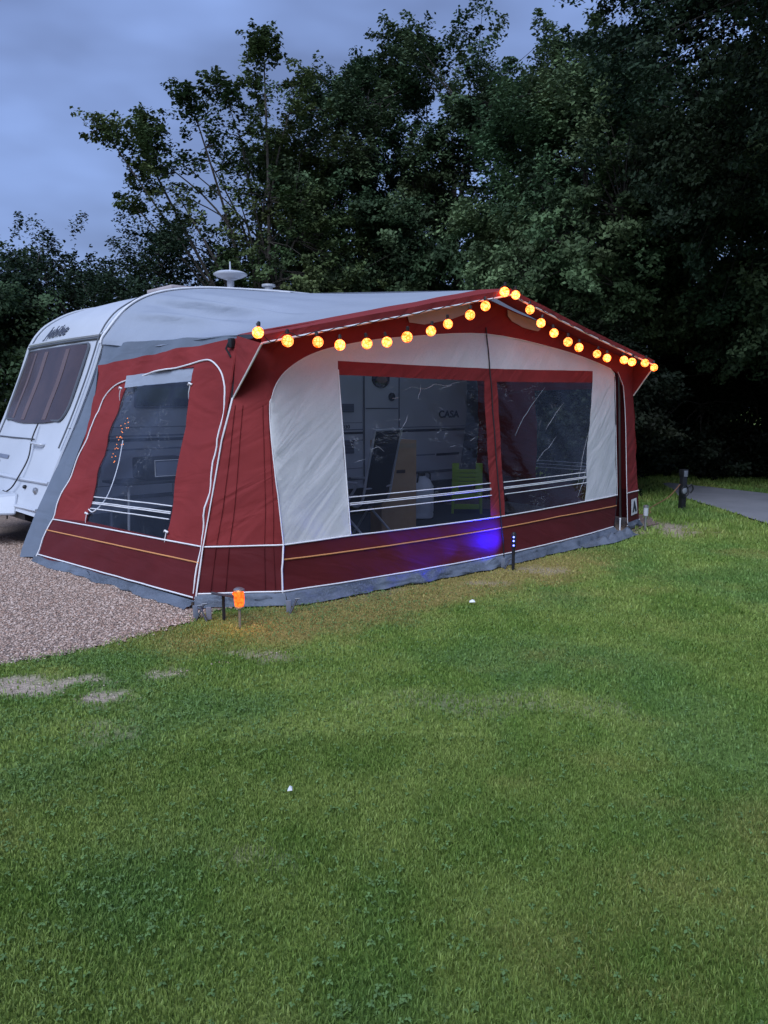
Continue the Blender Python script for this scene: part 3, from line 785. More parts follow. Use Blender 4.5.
# ================================================================== STRING LIGHTS
def globe_mat():
    m, nt, out = new_mat('glowing_paper_globe')
    e = N(nt, 'ShaderNodeEmission')
    tc = N(nt, 'ShaderNodeTexCoord'); v = N(nt, 'ShaderNodeTexVoronoi', feature='DISTANCE_TO_EDGE'); v.inputs['Scale'].default_value = 38.
    nt.links.new(tc.outputs['Object'], v.inputs['Vector'])
    n = noise(nt, 24., 3.)
    f = ramp(nt, v.outputs['Distance'], .02, .16)
    c = mixrgb(nt, (2.6, .27, .010), (2.9, .72, .20), f)
    c = mixrgb(nt, c, (2.4, .18, .006), ramp(nt, n.outputs[0], .52, .70))
    # paper glows less at its rim where one looks through it at a slant
    lw = N(nt, 'ShaderNodeLayerWeight'); lw.inputs[0].default_value = .35
    s_ = N(nt, 'ShaderNodeMapRange'); nt.links.new(lw.outputs['Facing'], s_.inputs[0]); s_.inputs[3].default_value = 1.15; s_.inputs[4].default_value = .75
    nt.links.new(c, e.inputs[0]); oi = N(nt, 'ShaderNodeObjectInfo'); vr = N(nt, 'ShaderNodeMapRange'); nt.links.new(oi.outputs['Random'], vr.inputs[0]); vr.inputs[3].default_value = .72; vr.inputs[4].default_value = 1.25
    mu_ = N(nt, 'ShaderNodeMath', operation='MULTIPLY'); nt.links.new(s_.outputs[0], mu_.inputs[0]); nt.links.new(vr.outputs[0], mu_.inputs[1]); nt.links.new(mu_.outputs[0], e.inputs[1])
    nt.links.new(e.outputs[0], out.inputs['Surface']); return m
M['globe'] = globe_mat()
BULBS = [(-.282, 1.925), (-.044, 1.884), (.217, 1.891), (.417, 1.881), (.677, 1.905), (.88, 1.927), (1.093, 1.977), (1.362, 2.04), (1.561, 2.108), (1.832, 2.201), (2.03, 2.291), (2.284, 2.432), (2.441, 2.421), (2.656, 2.312), (2.828, 2.205), (3.038, 2.127), (3.272, 2.057), (3.463, 2.014), (3.79, 1.966), (3.98, 1.933), (4.314, 1.926), (4.479, 1.911), (4.755, 1.911), (4.958, 1.869)]
sl = thing('string_lights', W(2.4, -.15, 1.9), 'string of glowing amber globe lights hung along the front edge of the awning roof', 'string lights', ROT)
def SLl(u, v, z): return Vector((u-2.4, v+.15, z-1.9))
def edge_z(u):
    if u < 2.42: f = (u+.225)/2.645; return 1.862+(2.425-1.862)*max(0, min(1, f))
    f = (5.05-u)/2.63; return 1.895+(2.425-1.895)*max(0, min(1, f)) - .012*math.sin(math.pi*max(0, min(1, f)))
cordp = []
for i, (u, z) in enumerate(BULBS):
    cordp.append(tuple(SLl(u, -.13, max(edge_z(u)+.01, z+.06))))
    if i < len(BULBS)-1:
        u2, z2 = BULBS[i+1]; um = (u+u2)/2; cordp.append(tuple(SLl(um, -.125, edge_z(um)-.005)))
MB().tube(smooth_pts(cordp, 4), .0035, 5).build('cord', M['black'], sl)
gm = None
for i, (u, z) in enumerate(BULBS):
    if gm is None:
        bm = bmesh.new(); bmesh.ops.create_uvsphere(bm, u_segments=20, v_segments=14, radius=.0405)
        gm = bpy.data.meshes.new('globe'); bm.to_mesh(gm); bm.free(); gm.materials.append(M['globe']); gm.polygons.foreach_set('use_smooth', [True]*len(gm.polygons))
        cm = bpy.data.meshes.new('cap'); q = MB().lathe([(.012, .045), (.014, .05), (.012, .075), (.004, .08)], (0, 0, 0), 10); cm.from_pydata(q.v, [], q.f); cm.materials.append(M['black'])
    g = bpy.data.objects.new('globe', gm); COL.objects.link(g); g.parent = sl; g.location = SLl(u, -.15, z); g.rotation_euler = (random.uniform(-.2, .2), random.uniform(-.2, .2), random.uniform(0, 6))
    c = bpy.data.objects.new('bulb_holder', cm); COL.objects.link(c); c.parent = g
    g.scale = (random.uniform(.93, 1.07),)*3

# ================================================================== SOLAR STAKES
def lamp_light(name, loc, col, energy, radius, parent):
    l = bpy.data.lights.new(name, 'POINT'); l.color = col; l.energy = energy; l.shadow_soft_size = radius
    o = bpy.data.objects.new(name, l); COL.objects.link(o); o.location = loc; o.parent = parent; return o
def glow_mat(name, c0, c1, s):
    m, nt, out = new_mat(name); e = N(nt, 'ShaderNodeEmission'); n = noise(nt, 60., 2.)
    nt.links.new(mixrgb(nt, c0, c1, ramp(nt, n.outputs[0], .4, .6)), e.inputs[0]); e.inputs[1].default_value = s
    nt.links.new(e.outputs[0], out.inputs['Surface']); return m
t = thing('solar_stake_light', (-.947, 4.902, 0), 'steel stake light glowing orange in the grass at the left front corner of the awning', 'garden light')
MB().tube([(0, 0, 0), (0, 0, .145)], .008, 8).build('stake', M['steel'], t)
MB().lathe([(.028, .150), (.032, .165), (.034, .20), (.032, .238), (.028, .248)], (0, 0, 0), 16).build('glowing_lens', glow_mat('orange_glow', (1.3, .085, .012), (1.5, .17, .02), 1.), t)
MB().lathe([(.036, .250), (.036, .262), (.02, .272), (0, .272)], (0, 0, 0), 16).build('cap', M['steel'], t)
MB().lathe([(.0, .135), (.030, .137), (.032, .149), (.0, .150)], (0, 0, 0), 16).build('collar', M['steel'], t)
lamp_light('lamp', (0.0, -.07, .20), (1., .40, .08), .9, .03, t)

t = thing('solar_spotlight', (-1.091, 5.092, 0), 'black stake spotlight with tilted flat solar panel, unlit, just left of the orange stake light', 'garden light', .2)
MB().tube([(0, 0, 0), (0, 0, .165)], .011, 8).build('stake', M['black'], t)
MB().box((.0, .0, .175), (.16, .12, .018), Matrix.Rotation(R(-14), 3, 'X') @ Matrix.Rotation(R(12), 3, 'Y'), .004).build('solar_panel', M['decal'], t)
MB().lathe([(.016, 0), (.024, .02), (.026, .05), (.0, .052)], (.065, -.02, .175), 12, Matrix.Rotation(R(70), 3, 'Y')).build('lamp_head', glow_mat('small_orange_glow', (1., .10, .012), (1., .16, .02), 1.), t)

t = thing('solar_stake_light', (1.147, 6.699, 0), 'slim stake light with bright blue bulbs at the middle of the awning front', 'garden light')
MB().tube([(0, 0, 0), (0, 0, .20)], .014, 10).build('stake', M['black'], t)
MB().lathe([(.022, .20), (.022, .325), (.014, .34), (0, .34)], (0, 0, 0), 14).build('lamp_tube', M['black'], t)
for zz in (.30, .265, .225):
    MB().lathe([(0, -.008), (.007, -.004), (.008, 0), (.007, .004), (0, .008)], (-.004, -.022, zz), 10).build('blue_bulb', emit_mat('blue_led', (.10, .13, 1.), 5.), t)
NU = Vector((-UX, -UY, 0)); NV = Vector((-UY, UX, 0)); ZZ = Vector((0, 0, 1))
for loc_, aim, en, sz in ((NV*.075-NU*.02+ZZ*.26, NV*.85+NU*.35+ZZ*.10, 20., 125), (NV*.06+ZZ*.27, NU+NV*.13-ZZ*.02, 34., 28), (NV*.06+ZZ*.28, NU+NV*.16+ZZ*.16, 26., 18), (NV*.06+ZZ*.26, NU+NV*.14-ZZ*.15, 22., 18)):
    l_ = bpy.data.lights.new('lamp', 'SPOT'); l_.energy = en; l_.color = (.006, .006, 1.); l_.spot_size = R(sz); l_.spot_blend = .8; l_.shadow_soft_size = .01
    o = bpy.data.objects.new('lamp', l_); COL.objects.link(o); o.parent = t; o.location = loc_; o.rotation_euler = Vector(aim).to_track_quat('-Z', 'Y').to_euler()

t = thing('solar_stake_light', (3.064, 8.912, 0), 'unlit silver tube stake light in grass beside the right corner of the awning', 'garden light')
MB().tube([(0, 0, 0), (0, 0, .17)], .014, 10).build('stake', M['steel'], t)
MB().lathe([(.026, .17), (.028, .18), (.028, .27)], (0, 0, 0), 16).build('lens', surf_mat('frosted_lens', (.5, .52, .55), rough=.2), t)
MB().lathe([(.033, .27), (.033, .285), (.02, .296), (0, .296)], (0, 0, 0), 16).build('cap', M['steel'], t)

# ================================================================== PEGS AND STRAPS
def peg(x, y, label, sx=0., lean=.2, h=.13):
    t = thing('tent_peg', (x, y, 0), label, 'tent peg', 0, 'pegs holding the awning down')
    MB().tube([(0, 0, -.02), (lean*.3, .03, h*.8)], .007, 6).tube([(lean*.3-.015, .03, h*.8), (lean*.3+.02, .03, h*.82)], .006, 6).build('pin', M['peg'], t)
    MB().box((.0, .03, .05), (.035, .012, .09), Matrix.Rotation(.15, 3, 'X'), .003).build('strap', M['blue_strap'], t)
    return t
peg(-.67, 5.235, 'peg with grey strap under the seam right of the orange stake light')
peg(-1.29, 5.09, 'grey-strapped peg at the gravel edge below the corner of the awning')
peg(-1.19, 5.05, 'grey-strapped peg on grass beside the black spotlight', lean=-.2)
peg(1.07, 6.75, 'dark peg in front of the zip beside the blue stake light', h=.10)
t = thing('marker_rod', W(4.60, -.02, 0), 'short pale rod standing at the open right edge of the awning front', 'rod')
MB().tube([(0, 0, -.02), (0.0, .0, .18)], .008, 8).tube([(0, 0, .18), (0, 0, .19)], [.011, .009], 8).build('shaft', M['pipe_w'], t)
tag(t.children[0])

# ================================================================== INSIDE THE AWNING
gs = MB(); gs.box((0, 0, .006), (5.25, 2.75, .012))
o = gs.build('groundsheet', M['ground_sheet']); o.location = W(2.42, 1.75, .006); o.rotation_euler = (0, 0, ROT)
tag(o, 'dark woven groundsheet covering the floor inside the awning', 'groundsheet')

def folding_chair(loc, rz, label):
    t = thing('folding_chair', loc, label, 'chair', rz, 'folding chairs inside the awning')
    # faces +x; high reclining back of black mesh in a grey tube frame
    def back(y0, z0, f, g):   # f across, g up
        return Vector((-.20-.17*g, -.22+.44*f, .44+.74*g))
    S = lambda f, g: back(0, 0, f, g)+Vector((.03*math.sin(math.pi*f)*-1, 0, 0))
    q = grid_S(S, 8, 10); b = MB().add(q.v, q.f); o = b.build('backrest', M['mesh_black'], t)
    sm = o.modifiers.new('thick', 'SOLIDIFY'); sm.thickness = .012
    q = grid_S(lambda f, g: Vector((-.20+.47*g, -.22+.44*f, .44+.02*g-.03*math.sin(math.pi*f))), 8, 6); o = MB().add(q.v, q.f).build('seat', M['mesh_black'], t)
    sm = o.modifiers.new('thick', 'SOLIDIFY'); sm.thickness = .012
    for s in (-.24, .24):
        MB().tube(smooth_pts([(.30, s, .45), (0, s, .44), (-.19, s, .44), (-.28, s, .80), (-.37, s, 1.19)], 4), .013, 8).build('side_frame', M['grey_tube'], t)
        MB().tube([(.28, s*1.06, .015), (-.16, s*1.06, .64)], .013, 8).build('leg', M['grey_tube'], t)
        MB().tube([(-.34, s*1.0, .015), (.16, s*1.0, .46)], .013, 8).build('leg', M['grey_tube'], t)
        MB().box((.06, s*1.08, .655), (.46, .045, .025), bevel=.008).build('armrest', M['grey_tube'], t)
    MB().tube([(-.37, -.24, 1.19), (-.37, .24, 1.19)], .013, 8).build('top_rail', M['grey_tube'], t)
    MB().tube([(-.245, -.24, .60), (-.245, .24, .60)], .010, 8).build('back_bar', M['grey_tube'], t)
    return t
c1 = folding_chair(Vector((-.26, 8.04, .012)), R(146), 'black mesh folding chair with its high back behind the left front window')
c2 = copy_tree(c1); c2.location = W(1.30, 1.55, .012); c2.rotation_euler = (0, 0, ROT+R(20))
c2['label'] = 'black mesh folding chair with grey tube frame seen in the gravel-side window'

t = thing('camping_table', W(.27, 2.62, .012), 'low dark folding table against the caravan in the gravel-side window', 'table', ROT)
MB().box((0, 0, .70), (.80, .50, .025), bevel=.006).build('table_top', M['black'], t)
for sx in (-1, 1):
    for sy in (-1, 1):
        MB().tube([(sx*.36, sy*.2, .0), (sx*.33, sy*.2, .69)], .013, 8).build('leg', M['grey_tube'], t)
t = thing('camping_stove_box', W(.36, 2.62, .725), 'small dark rounded appliance with pale framed door on the dark folding table', 'appliance', ROT)
MB().box((0, 0, .11), (.46, .28, .22), bevel=.03).build('case', M['black'], t)
MB().tube([(-.12, -.146, .035), (.20, -.146, .035), (.20, -.146, .19), (-.12, -.146, .19), (-.12, -.146, .036)], .007, 6).build('door_frame', M['grey_tube'], t)
MB().box((.04, -.142, .113), (.30, .006, .14)).build('door', M['decal_grey'], t)

t = thing('side_table', W(1.55, 1.55, .012), 'little pale-topped table beside the high-backed folding chair', 'table', ROT)
MB().lathe([(0, .44), (.22, .44), (.225, .45), (.22, .462), (0, .462)], (0, 0, 0), 24).build('table_top', M['pinktop'], t)
for k in range(3):
    a_ = k*2.1; MB().tube([(.17*math.cos(a_), .17*math.sin(a_), 0), (.08*math.cos(a_), .08*math.sin(a_), .44)], .011, 6).build('leg', M['grey_tube'], t)

t = thing('cardboard_box', W(2.66, 1.66, .012), 'tall narrow brown cardboard box standing behind the folding chair', 'box', ROT+R(-14))
MB().box((0, 0, .53), (.44, .26, 1.06), bevel=.004).build('carton', M['card'], t)
MB().box((0.02, -.132, .72), (.11, .006, .035), bevel=.002).build('hand_hole', surf_mat('hole_shadow', (.05, .03, .02)), t)
MB().box((0, -.131, 1.0), (.435, .004, .05)).build('packing_tape', surf_mat('tape', (.34, .24, .14), rough=.35), t)

t = thing('water_container', W(3.78, 2.32, .012), 'white plastic water container on the groundsheet between cardboard box and green chair', 'container', ROT)
MB().lathe([(0, 0), (.12, 0), (.15, .02), (.155, .06), (.148, .08), (.155, .10), (.155, .36), (.15, .42), (.11, .50), (.06, .53), (.05, .55), (0, .55)], (0, 0, 0), 24).build('tank', M['jerry'], t)
MB().lathe([(.045, .55), (.048, .585), (0, .587)], (0, 0, 0), 14).build('cap', M['black'], t)
MB().tube(smooth_pts([(-.11, -.03, .46), (-.10, -.05, .57), (0, -.06, .60), (.10, -.05, .57), (.11, -.03, .46)], 5), .012, 8).build('handle', M['black'], t)

t = thing('childs_chair', W(4.52, 2.2, .012), 'lime green slatted plastic chair near the right end of the caravan', 'chair', R(-6))
bk = MB()
for s in (-1, 1): bk.box((s*.155, 0, .45), (.09, .03, .46), bevel=.008); bk.box((s*.185, 0, .30), (.035, .028, .30))
for zz in (.575, .520, .465, .410): bk.box((0, -.004, zz), (.40, .026, .049), bevel=.005)
bk.box((0, 0, .225), (.40, .03, .03)); bk.build('backrest', M['lime'], t)
MB().box((0, .17, .25), (.40, .34, .028), bevel=.008).build('seat', M['lime'], t)
for sx in (-1, 1):
    for yy in (.0, .32): MB().tube([(sx*.18, yy, .24), (sx*.19, yy, 0)], [.022, .018], 8).build('leg', M['lime'], t)
MB().box((0, .0, .10), (.33, .02, .07), bevel=.004).build('stretcher', M['lime'], t)

t = thing('added_glints', W(*side(2.05, 1.2)[:2], 1.2), 'tiny glowing orange dots added as reflected glints at left edge of the gravel-side window', 'added glints', ROT)  # glowing dots added in place of orange reflections in the crinkled window plastic
fm = emit_mat('glint_glow', (1., .26, .04), 1.2); fr_ = random.Random(4); fp_ = []
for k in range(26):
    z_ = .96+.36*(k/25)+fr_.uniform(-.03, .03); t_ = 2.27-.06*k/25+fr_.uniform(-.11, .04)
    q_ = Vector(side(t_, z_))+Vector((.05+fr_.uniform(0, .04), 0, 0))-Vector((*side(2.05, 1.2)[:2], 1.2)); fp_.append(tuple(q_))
    MB().lathe([(0, -.004), (.004, -.002), (.004, .002), (0, .005)], q_, 6).build('glint_dot', fm, t)
MB().tube(fp_, .0015, 4).build('glint_thread', M['black'], t)

# ================================================================== HOOK-UP POST AND CABLE
t = thing('hookup_post', (4.20, 10.75, 0), 'dark electric hook-up post with pale sockets and coiled leads at the lawn edge', 'hook-up post', .35)
MB().box((0, 0, .30), (.13, .12, .60), bevel=.008).build('post', M['black'], t)
MB().box((0, 0, .60), (.16, .15, .11), bevel=.012).build('head', M['black'], t)
MB().box((0, -.079, .585), (.10, .012, .10), bevel=.004).build('socket', surf_mat('grey_socket', (.16, .17, .19), rough=.5), t)
MB().lathe([(.065, 0), (.065, .03), (.045, .045), (0, .045)], (-.02, -.06, .32), 18, Matrix.Rotation(R(90), 3, 'X')).build('socket', surf_mat('pale_socket', (.22, .23, .25), rough=.5), t)
for k in range(2):
    r_ = .075+.03*k
    pts = [(-.02+r_*math.cos(q*.35), -.09-.012*k+.015*math.sin(q), .30+r_*.9*math.sin(q*.35)) for q in range(19)]
    MB().tube(pts, .011, 6).build('lead', M['black'], t)
MB().tube(smooth_pts([(.06, -.07, .36), (.16, -.10, .40), (.22, -.10, .33), (.16, -.08, .27)], 5), .018, 6).build('plug', M['black'], t)
t.scale = (.58, .58, .86)
p0 = Vector((4.12, 10.65, .36)); p1 = Vector((3.55, 10.15, .10)); p2 = W(5.60, 1.1, .03)
cab = smooth_pts([tuple(p0), tuple(p0*.6+p1*.4+Vector((0, 0, -.05))), tuple(p1), (3.42, 10.0, .03), tuple(p2)], 7)
o = MB().tube(cab, .006, 6).build('power_cable', M['cable_o']); tag(o, 'thin orange power cable sagging from the hook-up post to the awning', 'cable')

# ================================================================== GROUND
def vnoise(x, y, seed=0):
    xi = np.floor(x).astype(np.int64); yi = np.floor(y).astype(np.int64); xf = x-xi; yf = y-yi
    def h(a, b):
        n = (a*374761393 + b*668265263 + seed*1442695041) & 0x7fffffff
        n = ((n ^ (n >> 13))*1274126177) & 0x7fffffff
        return ((n ^ (n >> 16)) & 0xffff)/65535.
    u = xf*xf*(3-2*xf); v = yf*yf*(3-2*yf)
    return (h(xi, yi)*(1-u)+h(xi+1, yi)*u)*(1-v) + (h(xi, yi+1)*(1-u)+h(xi+1, yi+1)*u)*v
def fbm(x, y, seed=0, o=4):
    s = np.zeros_like(x, dtype=float); a = .5; t = 0
    for i in range(o):
        s += a*vnoise(x*2**i, y*2**i, seed+i*17); t += a; a *= .55
    return s/t
GRAVEL = [(-6.5, -1.2), (-2.9, 3.35), (-2.3, 4.05), (-2.164, 4.175), (-1.9, 4.36), (-1.63, 4.61), (-1.34, 5.02), (-1.2, 5.32)] + [tuple(W(u, v)[:2]) for u, v in ((.1, .12), (2.4, -.02), (4.9, .02), (5.7, .10), (6.25, .55), (6.2, 3.0), (6.4, 6.2), (-.5, 7.0))] + [(-10., 12.), (-14., 6.)]
PATH = [(4.72, 12.3), (4.74, 11.0), (4.72, 9.3), (5.0, 8.0), (6.4, 6.6), (14, 4.5), (16, 8.5), (9, 11.4), (6.4, 12.5), (5.8, 13.6), (5.35, 14.4), (5.15, 14.2), (5.0, 13.2)]
def inside(px, py, poly):
    r = np.zeros(px.shape, bool); n = len(poly)
    for i in range(n):
        x0, y0 = poly[i]; x1, y1 = poly[(i+1) % n]
        c = ((y0 > py) != (y1 > py)) & (px < (x1-x0)*(py-y0)/((y1-y0) if y1 != y0 else 1e-9)+x0)
        r ^= c
    return r
BARE = [(-1.95, 3.82, .36, .10, 1.), (-1.62, 3.92, .16, .05, .8), (-1.42, 3.69, .16, .065, 1.), (-.70, 4.36, .19, .06, .75), (-1.19, 4.05, .10, .05, .7), (-.93, 4.2, .07, .03, .6), (1.35, 6.72, .26, .10, .45), (.85, 6.2, .2, .06, .4), (-.42, 2.32, .12, .05, .35), (-1.25, 3.25, .2, .1, .45), (3.35, 8.95, .22, .3, .9), (3.5, 9.3, .3, .25, .8), (2.75, 8.75, .25, .12, .7), (2.3, 3.0, .3, .12, .25), (.6, 3.6, .5, .12, .3)]
def lawn_fields(x, y):
    """returns bare (0..1), dry (0..1), clump (0..1), moss (0..1) at lawn points"""
    wob = fbm(x*5., y*5., 3)-.5; wob2 = fbm(x*13., y*13., 5)-.5
    bare = np.zeros_like(x)
    for bx, by, rx, ry, s in BARE:
        d = np.sqrt(((x-bx)/rx)**2+((y-by)/(ry*1.6))**2)
        bare = np.maximum(bare, s*np.clip(1.25-d+wob*2.2+wob2*1.6, 0, 1))
    dx, dy = x-BX, y-BY; u = dx*UX+dy*UY; v = -dx*UY+dy*UX
    m = np.clip((u+.9)/.5, 0, 1)*np.clip((4.0-u)/1.6, 0, 1)
    dry = m*np.clip(1.35-np.abs(v+.42+wob*.6)/.46, 0, 1)*1.15
    dry = np.maximum(dry, .8*np.clip(1-np.hypot(x+1.15, y-4.75)/.5+wob, 0, 1))
    patch = fbm(x*1.1+3, y*1.6, 21); dry = np.maximum(dry, np.clip((patch-.60)*2.0, 0, .3))
    moss = np.clip((fbm(x*1.4, y*1.4, 40)-.47)*4, 0, 1)
    clump = fbm(x*3.3, y*3.3, 8)
    return np.clip(bare, 0, 1), np.clip(dry, 0, 1), clump, moss
G1 = np.array([.138, .232, .042]); G2 = np.array([.275, .345, .086]); GM = np.array([.120, .230, .062]); GD = np.array([.36, .28, .10]); GB = np.array([.56, .45, .36])
def lawn_colour(x, y, rnd=None, fine=0.):
    bare, dry, clump, moss = lawn_fields(x, y)
    t = np.clip((clump-.3)/.42, 0, 1)
    if rnd is not None: t = np.clip(t*.6+rnd*.5, 0, 1)
    c = G1*(1-t)[:, None]+G2*t[:, None]
    c = c*(1-.6*moss)[:, None]+GM*(.6*moss)[:, None]
    d = np.clip(dry*.95*(1 if rnd is None else (.4+1.2*rnd)), 0, .9)
    c = c*(1-d)[:, None]+GD*d[:, None]
    if rnd is None: c = c*(1-bare)[:, None]+GB*bare[:, None]
    return c, bare, dry, moss
def np_mesh(name, verts, faces_flat, loop_n, m, cols=None, parent=None, smooth=False):
    me = bpy.data.meshes.new(name)
    nv = len(verts); nf = len(faces_flat)//loop_n
    me.vertices.add(nv); me.vertices.foreach_set('co', np.ascontiguousarray(verts, dtype=np.float32).ravel())
    me.loops.add(len(faces_flat)); me.loops.foreach_set('vertex_index', np.ascontiguousarray(faces_flat, dtype=np.int32))
    me.polygons.add(nf); me.polygons.foreach_set('loop_start', np.arange(nf, dtype=np.int32)*loop_n)
    me.update(calc_edges=True); me.validate()
    if cols is not None:
        at = me.color_attributes.new('tint', 'FLOAT_COLOR', 'POINT')
        c4 = np.ones((nv, 4), np.float32); c4[:, :3] = cols; at.data.foreach_set('color', c4.ravel())
    me.materials.append(m)
    if smooth: me.polygons.foreach_set('use_smooth', [True]*len(me.polygons))
    o = bpy.data.objects.new(name, me); COL.objects.link(o)
    if parent is not None: o.parent = parent
    return o
def attr_mat(name, rough=.7, spec=.3, trans=0., bscale=None, nz=None, bd=.01):
    m, nt, out = new_mat(name)
    p = principled(nt, out, rough, spec)
    a = N(nt, 'ShaderNodeAttribute'); a.attribute_name = 'tint'
    c = a.outputs['Color']
    if nz:
        n = noise(nt, nz, 4., .7); c = mixrgb(nt, c, ramp(nt, n.outputs[0], .25, .75, (.45, .45, .45, 1), (1.35, 1.35, 1.3, 1)), 1., 'MULTIPLY')
    nt.links.new(c, p.inputs['Base Color'])
    if bscale:
        n = noise(nt, bscale, 4.); bump(nt, p, n.outputs[0], .8, bd)
    if trans:
        t_ = N(nt, 'ShaderNodeBsdfTranslucent'); nt.links.new(c, t_.inputs[0]); mx = N(nt, 'ShaderNodeMixShader'); mx.inputs[0].default_value = trans
        nt.links.new(p.outputs[0], mx.inputs[1]); nt.links.new(t_.outputs[0], mx.inputs[2]); nt.links.new(mx.outputs[0], out.inputs['Surface'])
    return m
M['lawn'] = attr_mat('lawn_soil_and_turf', .9, .1, 0, 90., 55., .02)
M['blade'] = attr_mat('grass_blade', .55, .25, .25)
xs = np.concatenate([np.linspace(-300, -12, 10)[:-1], np.linspace(-12, -5, 20)[:-1], np.linspace(-5, 7, 240), np.linspace(7, 14, 20)[1:], np.linspace(14, 300, 10)[1:]])
ys = np.concatenate([np.linspace(-120, -1, 8)[:-1], np.linspace(-1, 13, 280), np.linspace(13, 26, 20)[1:], np.linspace(26, 500, 12)[1:]])
gx, gy = np.meshgrid(xs, ys); nx, ny = len(xs), len(ys)
px, py = gx.ravel(), gy.ravel()
col, bare, dry, moss = lawn_colour(px, py)
col = col*.8
near = (np.hypot(px, py) < 16)
pz = np.where(near, (fbm(px*1.3, py*1.3, 60)-.5)*.008 - bare*.006, 0) - .004
idx = np.arange(nx*ny).reshape(ny, nx)
ff = np.stack([idx[:-1, :-1], idx[:-1, 1:], idx[1:, 1:], idx[1:, :-1]], -1).reshape(-1)
o = np_mesh('lawn', np.stack([px, py, pz], 1), ff, 4, M['lawn'], col, smooth=True); tag(o, 'mown lawn with dry and bare patches in front of the awning', 'lawn', kind='structure')

# gravel pitch: base sheet with ragged border + loose stones
def gravel_mat():
    m, nt, out = new_mat('pea_gravel')
    p = principled(nt, out, .8, .3)
    tc = N(nt, 'ShaderNodeTexCoord'); v = N(nt, 'ShaderNodeTexVoronoi'); v.inputs['Scale'].default_value = 62.
    nt.links.new(tc.outputs['Object'], v.inputs['Vector'])
    v2 = N(nt, 'ShaderNodeTexVoronoi'); v2.inputs['Scale'].default_value = 62.; v2.feature = 'DISTANCE_TO_EDGE'; nt.links.new(tc.outputs['Object'], v2.inputs['Vector'])
    h = N(nt, 'ShaderNodeSeparateColor'); nt.links.new(v.outputs['Color'], h.inputs[0])
    c = ramp(nt, h.outputs[0], .0, 1., (.21, .14, .105, 1), (.56, .42, .34, 1))
    n = noise(nt, 2., 4.); c = mixrgb(nt, c, (.34, .245, .19), ramp(nt, n.outputs[0], .35, .75))
    e = ramp(nt, v2.outputs['Distance'], .0, .10); c = mixrgb(nt, (.06, .05, .045), c, e)
    nt.links.new(c, p.inputs['Base Color'])
    bump(nt, p, v2.outputs['Distance'], 1., .02)
    return m
M['gravel'] = gravel_mat()
def sheet(name, poly, z, m, dens=.12, wob=.0, seed=0):
    bm = bmesh.new(); pts = []
    for i in range(len(poly)):
        a_, b_ = Vector(poly[i]), Vector(poly[(i+1) % len(poly)]); n = max(1, int((b_-a_).length/dens))
        for k in range(n):
            q = a_+(b_-a_)*k/n
            if wob:
                q = q+Vector((mnoise.noise(Vector((q.x*4, q.y*4, seed)))+.5*mnoise.noise(Vector((q.x*13, q.y*13, seed))), mnoise.noise(Vector((q.x*4, q.y*4, seed+5)))+.5*mnoise.noise(Vector((q.x*13, q.y*13, seed+5)))))*wob
            pts.append(q)
    f = bm.faces.new([bm.verts.new((q.x, q.y, z)) for q in pts]); f.normal_update(); bmesh.ops.triangulate(bm, faces=[f])
    for f in bm.faces:
        if f.normal.z < 0: f.normal_flip()
    me = bpy.data.meshes.new(name); bm.to_mesh(me); bm.free(); me.materials.append(m)
    o = bpy.data.objects.new(name, me); COL.objects.link(o); return o
o = sheet('gravel_pitch', GRAVEL, .003, M['gravel'], .05, .05, 2); tag(o, 'pinkish grey gravel pitch under and beside the caravan', 'gravel', kind='structure')
M['asphalt'] = surf_mat('worn_asphalt', (.24, .235, .25), (.18, .178, .19), rough=.85, nscale=1.5, bscale=90., bstr=.6)
o = sheet('path', PATH, .0115, M['asphalt'], .2, .03, 4); tag(o, 'pale tarmac track curving past the trees on the right', 'path', kind='structure')
# verge stones along the path edge
n = 150000
sx = RNG.uniform(-4.9, -.9, n); sy = RNG.uniform(3.0, 9.0, n)
keep = inside(sx, sy, GRAVEL)
lu = (sx-BX)*UX+(sy-BY)*UY; lv = -(sx-BX)*UY+(sy-BY)*UX
keep &= ~((lu > -.55) & (lv > .2)) & (np.hypot(sx, sy) < 9.5) & (sy > -sx*1.5-.3)
sx = sx+RNG.normal(0, .03, len(sx)); sy = sy+RNG.normal(0, .035, len(sy))
sx, sy = sx[keep], sy[keep]
# a few stray stones on the bare patches and at the lawn edge
ex, ey = [], []
for bx, by, rx, ry, s in BARE:
    if s < .5: continue
    k = int(150*rx*ry/.03*s*.5)+12
    ex.append(bx+RNG.normal(0, rx*.55, k)); ey.append(by+RNG.normal(0, ry*.55, k))
sx = np.concatenate([sx]+ex); sy = np.concatenate([sy]+ey); n = len(sx)
octa = np.array([(1,0,0),(-1,0,0),(0,1,0),(0,-1,0),(0,0,1),(0,0,-1),(.62,.62,.3),(-.62,.62,.3),(-.62,-.62,.3),(.62,-.62,.3)], float)
of = np.array([(0,6,4),(6,2,4),(2,7,4),(7,1,4),(1,8,4),(8,3,4),(3,9,4),(9,0,4),(0,2,6),(2,1,7),(1,3,8),(3,0,9)])
r = RNG.uniform(.0038, .0098, n); r[len(r)-sum(map(len, ex)):] *= .6; ang = RNG.uniform(0, 6.28, n); sxx = r*RNG.uniform(.8, 1.5, n); syy = r; szz = r*RNG.uniform(.5, .9, n)
V = octa[None]*np.stack([sxx, syy, szz], 1)[:, None]
ca, sa = np.cos(ang)[:, None], np.sin(ang)[:, None]
X = V[..., 0]*ca-V[..., 1]*sa; Y = V[..., 0]*sa+V[..., 1]*ca
V = np.stack([X+sx[:, None], Y+sy[:, None], V[..., 2]+.003+(szz*.35)[:, None]], -1)
